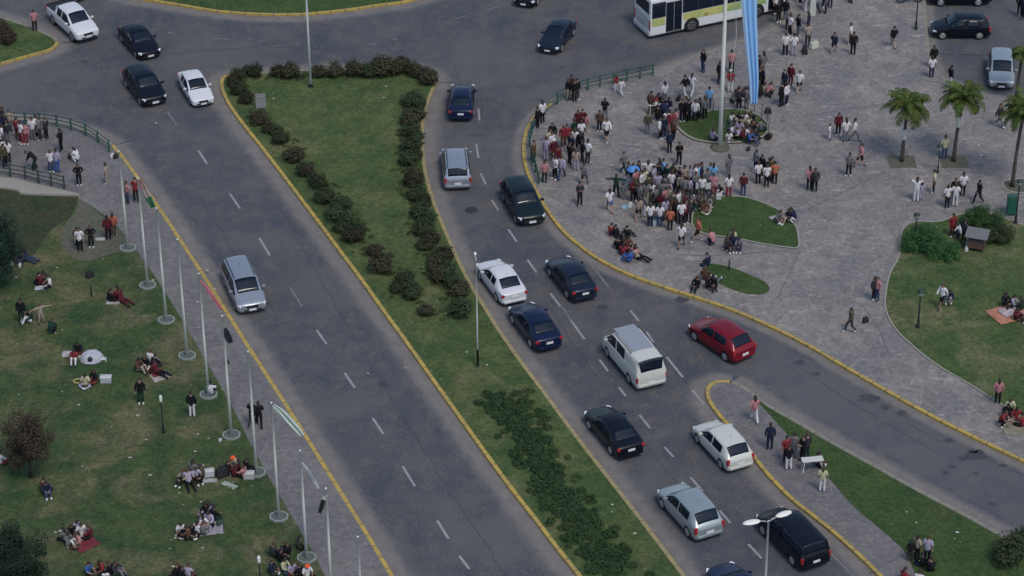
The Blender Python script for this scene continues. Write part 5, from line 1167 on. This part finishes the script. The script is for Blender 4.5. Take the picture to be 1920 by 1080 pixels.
add_people("at the left lawn's bottom", GL, '168 1078 sx bk -; 190 1076 sx rk -; 206 1078 sx kw -; 218 1078 sk cg -; 333 1082 sx kk -; 354 1082 sx lt -; 344 1086 sx kk -', .17)
add_people("by the lowest flagpole", GL, '514 1044 sx ck -; 540 1042 sk kk -; 562 1030 sx vk -; 511 1074 sx nc -; 535 1072 sx yj -; 549 1078 sx lm -; 562 1082 sx kk -; 577 1084 sx wk - 1 hato; 528 1054 sx kk -', .17)
add_people('walking on the left pavement', GL, '474 800 wa kc 170; 487 801 wb kk 180')
add_people('at the far left edge', GL, '2 870 sx wr -; 88 926 sk nj 20; 84 922 sx tk -', .17)
add_people("on the upper left island", GL, '66 58 st pk 180')
# --- labels that single each person out
from collections import defaultdict
byl = defaultdict(list)
for p in people:
    hat = ' white hat' if p['ex'] == 'hat' else (' orange cap' if p['ex'] == 'hato' else '')
    sz = 'child' if p['sc'] < .85 else 'person'
    pose = PN[p['po']]
    T_, B_ = CLO[p['top']][0], CLO[p['bot']][0]
    p['short'] = p['po'] in ('wa', 'wb') and p['top'] != p['bot'] and p['bot'] in 'kb'
    cl = ('all in ' + T_) if p['top'] == p['bot'] else '%s top and %s %s' % (T_, B_, 'shorts' if p['short'] else 'trousers')
    if hat: cl = '%s top and%s' % (T_, hat)
    t = '%s %s %s %s' % (sz, pose, cl if cl.startswith('all') else 'in ' + cl, p['zone'])
    if len(t.split()) > 13: t = '%s in %s %s' % (sz, cl, p['zone']) if not cl.startswith('all') else '%s %s %s' % (sz, cl, p['zone'])
    p['lab'] = ' '.join(t.split()); byl[p['lab']].append(p)
for k, L in byl.items():
    if len(L) > 1:
        L.sort(key=lambda p: p['x'])
        for i, p in enumerate(L): p['lab'] = k + ', %s from left' % ORD[i] if len(L) > 2 else k + (', left one' if i == 0 else ', right one')
M['hat_w'] = mat('white_hat', (0.5, 0.5, 0.48), 0.8); M['hat_o'] = mat('orange_cap', (0.75, 0.09, 0.025), 0.7)
def setmat(o, m_): o.material_slots[0].link = 'OBJECT'; o.material_slots[0].material = m_
for p in people:
    ms = POSE[p['po']]; o = bpy.data.objects.new('person', ms['body']); COL.objects.link(o)
    o.location = G(p['x'], p['y'], p['z']); o.rotation_euler = (0, 0, R(p['face'] + prng.uniform(-12, 12))); s = p['sc'] * .965; o.scale = (s * 1.04, s * 1.04, s)
    setmat(o, prng.choice(SKIN)); tag(o, p['lab'], 'person', p['group'])
    lng = prng.random() < .45
    bottoms = 'shorts' if p['short'] else 'trousers'
    shm = M['shoe_w'] if prng.random() < .55 else M['shoe_k']
    for nm, key, mm in (('shirt', 'shirt_l' if p['top'] in 'kncmvdtg' or prng.random() < .3 else 'shirt_s', CM[p['top']]), (bottoms, bottoms, CM[p['bot']]), ('shoe', 'shoe_l', shm), ('shoe', 'shoe_r', shm),
                        (('hat', 'hat', M['hat_w'] if p['ex'] == 'hat' else M['hat_o']) if p['ex'] else ('hair', 'hair_l' if lng else 'hair_s', prng.choice(HAIR)))):
        c = bpy.data.objects.new(nm, ms[key]); COL.objects.link(c); c.parent = o; setmat(c, mm)

# ================================================================== THINGS PEOPLE BROUGHT
def blanket(x, y, wx, wy, rz, col, label, z=.175, cat='blanket'):
    bm = bmesh.new(); n = 14; rng = random.Random(int(x + y)); g = []
    for i in range(n + 1):
        g.append([bm.verts.new(((i / n - .5) * wx + rng.uniform(-.03, .03), (k / n - .5) * wy + rng.uniform(-.03, .03), .015 + rng.random() * .035)) for k in range(n + 1)])
    for i in range(n):
        for k in range(n): bm.faces.new((g[i][k], g[i + 1][k], g[i + 1][k + 1], g[i][k + 1])).smooth = True
    mm = mat('blanket_%s' % label.split()[0], col, 0.9); nb = NB(mm); nb.color(nb.mix(nb.ramp(nb.noise(2.5, 3, .6), .4, .6), col, tuple(c * .7 for c in col)))
    o = ob('picnic_blanket', bm, mm); o.location = G(x, y, z); o.rotation_euler = (0, 0, R(rz)); sm = o.modifiers.new('t', 'SOLIDIFY'); sm.thickness = .012; tag(o, label, cat)
blanket(1890, 588, 2.1, 1.7, 25, (0.42, 0.19, 0.12), 'orange and pink picnic blanket on the right lawn', Z + .05)
blanket(1892, 584, 1.1, .9, 25, (0.44, 0.36, 0.38), 'pale pink cloth laid on the orange blanket', Z + .10)
blanket(78, 540, .8, .45, 10, (0.40, 0.42, 0.50), 'white lilac cloth in front of the picnickers under the tree')
blanket(300, 706, 1.0, .85, 30, (0.36, 0.32, 0.30), 'cream blanket under the sitters in the middle of the left lawn')
blanket(296, 700, .7, .6, 30, (0.16, 0.02, 0.025), 'maroon blanket spread over the cream blanket', .215)
blanket(212, 568, .8, .4, 0, (0.34, 0.34, 0.34), 'pale blanket under two sitters on the upper left lawn')
blanket(160, 1020, 1.2, 1.0, 40, (0.16, 0.02, 0.035), 'maroon picnic blanket at the lower left')
blanket(394, 902, .75, .35, 0, (0.36, 0.37, 0.38), 'white mat beside the lower flagpole picnic')
blanket(128, 664, .7, .6, 10, (0.40, 0.40, 0.42), 'white mat left of the white folding tent')
blanket(388, 992, 1.6, 1.1, 10, (0.30, 0.29, 0.33), 'lilac grey blanket under the ring of sitters')
blanket(430, 910, .9, .35, -35, (0.30, 0.36, 0.30), 'pale green towel on the grass below the picnic')
blanket(1905, 806, 1.4, .9, 0, (0.22, 0.21, 0.15), 'olive cloth on the pavement at the right edge', Z + .0)
blanket(1176, 388, .7, .45, 20, (0.24, 0.40, 0.52), 'pale blue cloth on the plaza left of the big crowd', Z + .0)
blanket(1318, 362, .9, .3, 0, (0.42, 0.42, 0.46), 'white cloth lying behind the seated crowd', Z + .0)
blanket(1450, 408, .5, .35, 20, (0.36, 0.36, 0.34), 'crumpled white sheet on the edge of the triangular lawn', Z + .06)
blanket(188, 449, .6, .35, 0, (0.42, 0.43, 0.42), 'white cloth on the trodden grass by the top flagpole')
def bag(x, y, s, col, label, z=Z, rz=0, hgt=.7):
    root = empty('bag', G(x, y, z), R(rz)); tag(root, label, 'bag')
    bm = bmesh.new(); vs = box(bm, (0, 0, s * hgt / 2), (s, s * .6, s * hgt), None, 0, s * .14)
    for v in bm.verts: v.co.x *= 1 - .2 * v.co.z / (s * hgt); v.co.y *= 1 - .35 * v.co.z / (s * hgt)
    nm = 'bag_%.2f_%.2f_%.2f' % col; mm = bpy.data.materials.get(nm) or mat(nm, col, 0.8); ob('sack', bm, mm, root)
    for k in (-1, 1):
        bm = bmesh.new(); tube(bm, [(-s * .22, k * s * .12, s * hgt * .9), (-s * .15, k * s * .13, s * hgt * 1.3), (s * .15, k * s * .13, s * hgt * 1.3), (s * .22, k * s * .12, s * hgt * .9)], s * .03, 5); ob('handle', bm, mm, root)
KB, WB_, GBG = (0.012, 0.012, 0.015), (0.50, 0.50, 0.50), (0.10, 0.10, 0.11)
for a in [(169, 519, .55, KB, 'black bag lying alone on the upper left lawn', .17), (131, 296, .4, KB, 'black bag beside the crouching child near the green railing', Z), (65, 315, .38, KB, 'dark box shaped bag below the bending person', Z), (1210, 400, .5, KB, 'black bag at the near edge of the big crowd', Z),
          (1182, 388, .4, WB_, 'white plastic bag on the pale blue cloth', Z + .03), (1272, 188, .45, KB, 'black bag behind the walkers left of the bed', Z), (1440, 212, .5, KB, 'black bag right of the round bed railing', Z), (1509, 99, .7, KB, 'large black bag on the plaza near the top', Z),
          (1526, 90, .7, (0.42, 0.46, 0.38), 'white and green sack beside the person in the long black trousers', Z), (1622, 604, .45, KB, 'small black bag dropped right of the lone walker', Z), (1617, 603, .3, WB_, 'white plastic bag next to the dropped black bag', Z), (1815, 463, .3, WB_, 'upper white packet under the vendor stand', Z + .04),
          (1812, 470, .35, WB_, 'lower white packet in front of the vendor stand', Z + .04), (418, 892, .8, KB, 'black sack on the grass left of the picnickers', .17), (412, 984, .4, (0.03, 0.06, 0.045), 'dark green bag right of the ring of sitters', .17), (218, 296, .4, KB, 'black bag behind the top flagpole', Z),
          (211, 295, .35, WB_, 'white bag at the end of the green railing', Z), (1228, 422, .5, (0.22, 0.28, 0.32), 'grey blue bag standing between people at the crowd edge', Z), (1403, 282, .32, KB, 'small black bag below the round flag bed', Z), (38, 500, .3, WB_, 'white bag under the left tree', .17),
          (22, 497, .25, WB_, 'small white bag at the foot of the left tree', .17), (425, 682, .3, KB, 'small dark bag on the pavement right of the flagpoles', Z), (413, 827, .22, WB_, 'white paper cup bag near a flagpole base', .17), (1378, 186, .4, KB, 'black bag beside the sitters behind the great flag', Z), (1310, 60 + 0, .2, KB, 'tiny dark bag on the road beside the bus', 0.0)][:-1]:
    bag(a[0], a[1], a[2], a[3], a[4], a[5], (a[0] * 13) % 90)
def cooler(x, y, label, col, z=.17, rz=0, s=.5):
    root = empty('cool_box', G(x, y, z), R(rz)); tag(root, label, 'cool box')
    bm = bmesh.new(); box(bm, (0, 0, .17), (s, s * .62, .32), None, 0, .02); mm = mat('cooler_' + label.split()[0], col, 0.5); ob('box', bm, mm, root)
    bm = bmesh.new(); box(bm, (0, 0, .355), (s * 1.04, s * .66, .05), None, 0, .015); ob('lid', bm, M['hat_w'], root)
    bm = bmesh.new(); tube(bm, [(-s * .4, 0, .37), (-s * .38, 0, .48), (s * .38, 0, .48), (s * .4, 0, .37)], .015, 6); ob('handle', bm, mm, root)
cooler(199, 716, 'white crate with dark stripes beside the sitters', (0.36, 0.40, 0.42), s=.6)
cooler(392, 892, 'pale box standing behind the picnic sitters', (0.42, 0.44, 0.48), rz=10, s=.55)
cooler(467, 896, 'grey white box at the foot of the flagpole', (0.38, 0.39, 0.40), rz=0, s=.55)
cooler(1347, 374, 'white box in front of the crouching child by the lawn', (0.45, 0.45, 0.45), z=Z, s=.3)
# white pop-up shelter / baby tent on the left lawn
root = empty('folding_tent', G(172, 672, .17), R(5)); tag(root, 'small white dome tent with dark opening on the left lawn', 'tent')
bm = bmesh.new(); vs = ell(bm, (0, 0, 0), (.66, .60, .46), 18, 12)
bmesh.ops.bisect_plane(bm, geom=bm.verts[:] + bm.edges[:] + bm.faces[:], plane_co=(0, 0, 0), plane_no=(0, 0, -1), clear_outer=True)
ob('canopy', bm, mat('tent_white', (0.34, 0.36, 0.42), 0.8), root)
for k in range(3):
    a = R(-60 + 60 * k); bm = bmesh.new(); tube(bm, [(.67 * math.cos(t) * math.cos(a), .61 * math.cos(t) * math.sin(a), .47 * math.sin(t)) for t in [R(q) for q in range(0, 181, 15)]], .02, 6); ob('tent_pole', bm, M['hat_w'], root)
bm = bmesh.new(); ell(bm, (-.05, -.46, .22), (.16, .12, .18), 12, 8); ob('opening', bm, M['black'], root)
bm = bmesh.new(); box(bm, (.55, -.25, .10), (.55, .28, .04), None, 0, .01); box(bm, (.80, -.28, .06), (.06, .3, .12)); ob('side_flap', bm, M['hat_w'], root)
# yellow ring toy / inflatable
bm = bmesh.new(); tube(bm, [(.26 * math.cos(R(a)), .26 * math.sin(R(a)) * .8, .06) for a in range(0, 361, 20)], .035, 8); o = ob('ring', bm, mat('yellow_ring', (0.42, 0.38, 0.14), 0.6)); o.location = G(147, 716, .17); tag(o, 'pale yellow ring on the grass beside the person in lilac', 'ring')
# white folding table on the island
root = empty('folding_table', G(1522, 882, .16), R(8)); tag(root, 'white folding table with thin legs on the traffic island', 'table')
bm = bmesh.new(); box(bm, (0, 0, .72), (1.15, .45, .035), None, 0, .01); ob('table_top', bm, M['hat_w'], root)
for a in (-1, 1):
    for b in (-1, 1):
        bm = bmesh.new(); tube(bm, [(a * .45, b * .16, .70), (a * .52, b * .19, 0)], .018, 6); ob('leg', bm, M['hat_w'], root)
# white table with cloth left of the bed
root = empty('folding_table', G(1232, 212, Z), R(10)); tag(root, 'long white table left of the round flag bed', 'table')
bm = bmesh.new(); box(bm, (0, 0, .70), (1.2, .5, .035), None, 0, .01); ob('table_top', bm, M['hat_w'], root)
for a in (-1, 1):
    for b in (-1, 1):
        bm = bmesh.new(); tube(bm, [(a * .5, b * .2, .68), (a * .52, b * .22, 0)], .018, 6); ob('leg', bm, M['galv'], root)
# vendor cart (pushchair like) by that table
root = empty('pushchair', G(1247, 222, Z), R(30)); tag(root, 'dark blue pushchair beside the long white table', 'pushchair')
bm = bmesh.new(); box(bm, (0, 0, .55), (.5, .75, .35), None, 0, .08); ob('seat', bm, CM['n'], root)
bm = bmesh.new(); ell(bm, (0, .18, .75), (.28, .34, .26), 12, 8); ob('hood', bm, CM['n'], root)
bm = bmesh.new(); tube(bm, [(-.22, .3, .5), (-.22, .62, 1.0), (.22, .62, 1.0), (.22, .3, .5)], .018, 6); ob('handle', bm, M['black'], root)
for a in (-1, 1):
    for b in (-1, 1):
        bm = bmesh.new(); tube(bm, [(.13 * math.cos(t), 0, .13 * math.sin(t)) for t in [k * math.pi / 8 for k in range(17)]], .022, 6); w_ = ob('wheel', bm, M['tyre'], root); w_.rotation_euler = (0, 0, math.pi / 2); w_.location = (a * .24, b * .32, .15)
# sky blue umbrella held in the crowd, white banner
root = empty('umbrella', G(1187, 352, Z)); tag(root, 'bright blue umbrella held at the left of the big crowd', 'umbrella')
bm = bmesh.new(); lathe(bm, [(.42, 1.25), (.40, 1.33), (.30, 1.45), (.14, 1.54), (.02, 1.57)], 12); ob('canopy', bm, mat('umbrella_blue', (0.07, 0.22, 0.52), 0.6), root)
bm = bmesh.new(); tube(bm, [(0, 0, .8), (0, 0, 1.6)], .012, 6); ob('handle', bm, M['black'], root)
root = empty('banner', G(1318, 368, Z)); tag(root, 'plain white banner held by people at the back of the lawn', 'banner')
bm = bmesh.new(); n = 12; top = []; bot = []
for i in range(n + 1):
    x = (i / n - .5) * .95; y = .04 * math.sin(i * 1.3) - .22; top.append(bm.verts.new((x, y, 1.10 - .03 * math.sin(i / n * 3.14)))); bot.append(bm.verts.new((x, y + .03, .62)))
for i in range(n): bm.faces.new((bot[i], bot[i + 1], top[i + 1], top[i])).smooth = True
ob('cloth', bm, M['hat_w'], root)
for s in (-1, 1):
    bm = bmesh.new(); tube(bm, [(s * .48, -.2, .55), (s * .48, -.2, 1.15)], .014, 6); ob('stick', bm, M['galv'], root)
# white feather banner at the top of the plaza
root = empty('feather_banner', G(1516, 52, Z)); tag(root, 'tall narrow white feather banner among the people at the top', 'banner')
bm = bmesh.new(); tube(bm, [(0, 0, 0), (0, 0, 2.6), (.12, 0, 3.2)], [.03, .02, .012], 6); ob('pole', bm, M['galv'], root)
bm = bmesh.new(); L1 = [bm.verts.new((.0 + .02 * k, 0.01, .9 + k * .33)) for k in range(7)]; L2_ = [bm.verts.new((.42 + .02 * math.sin(k), .03 * math.sin(k * 1.5), .9 + k * .31)) for k in range(7)]
for k in range(6): bm.faces.new((L1[k], L2_[k], L2_[k + 1], L1[k + 1])).smooth = True
ob('cloth', bm, mat('banner_white', (0.46, 0.49, 0.44), 0.8), root)
# motorcycle cut by the top edge
root = empty('motorcycle', G(1705, 5, Z), R(5)); tag(root, 'dark motorcycle at the top edge beside the lamp post', 'motorcycle')
for s in (-1, 1):
    bm = bmesh.new(); tube(bm, [(s * .62 + .29 * math.cos(t), 0, .31 + .29 * math.sin(t)) for t in [k * math.pi / 10 for k in range(21)]], .05, 6); ob('wheel', bm, M['tyre'], root)
bm = bmesh.new(); ell(bm, (.12, 0, .78), (.28, .14, .15), 12, 8); ob('tank', bm, P['black'], root)
bm = bmesh.new(); box(bm, (-.32, 0, .80), (.55, .24, .10), None, 0, .04); ob('seat', bm, M['black'], root)
bm = bmesh.new(); box(bm, (0, 0, .45), (.4, .22, .35), None, 0, .05); tube(bm, [(.62, 0, .31), (.42, 0, .95)], .03, 6); tube(bm, [(-.62, 0, .31), (0, 0, .45)], .03, 6); ob('frame', bm, M['galv'], root)
bm = bmesh.new(); tube(bm, [(.36, -.32, 1.0), (.42, 0, .98), (.36, .32, 1.0)], .018, 6); ob('handlebar', bm, M['chrome'], root)
# scattered paper litter
mm = mat('litter_paper', (0.42, 0.42, 0.38), 0.8); rng = random.Random(4)
bm = bmesh.new()
spots = [(x, y, .15) for x, y in ((512, 174), (513, 185), (645, 161), (724, 162), (720, 183), (600, 262), (875, 660), (913, 684), (760, 690), (1147, 960), (1148, 946), (690, 700), (293, 231), (1002, 252), (740, 245), (835, 588), (148, 759), (411, 967), (325, 1062), (244, 858), (1700, 960), (1718, 980), (1795, 998), (1790, 1010), (411, 823), (1190, 1000))]
for x, y, z in spots + [(rng.uniform(1050, 1850), rng.uniform(120, 480), Z + .03) for _ in range(60)] + [(rng.uniform(20, 420), rng.uniform(500, 1070), .18) for _ in range(40)]:
    p = G(x, y, z + .02); s = rng.uniform(.04, .12); a = rng.random() * 3
    bm.faces.new([bm.verts.new(p + Vector((math.cos(a + k * 1.57) * s, math.sin(a + k * 1.57) * s * .7, rng.uniform(0, .02)))) for k in range(4)])
o = ob('litter', bm, mm); o['kind'] = 'stuff';
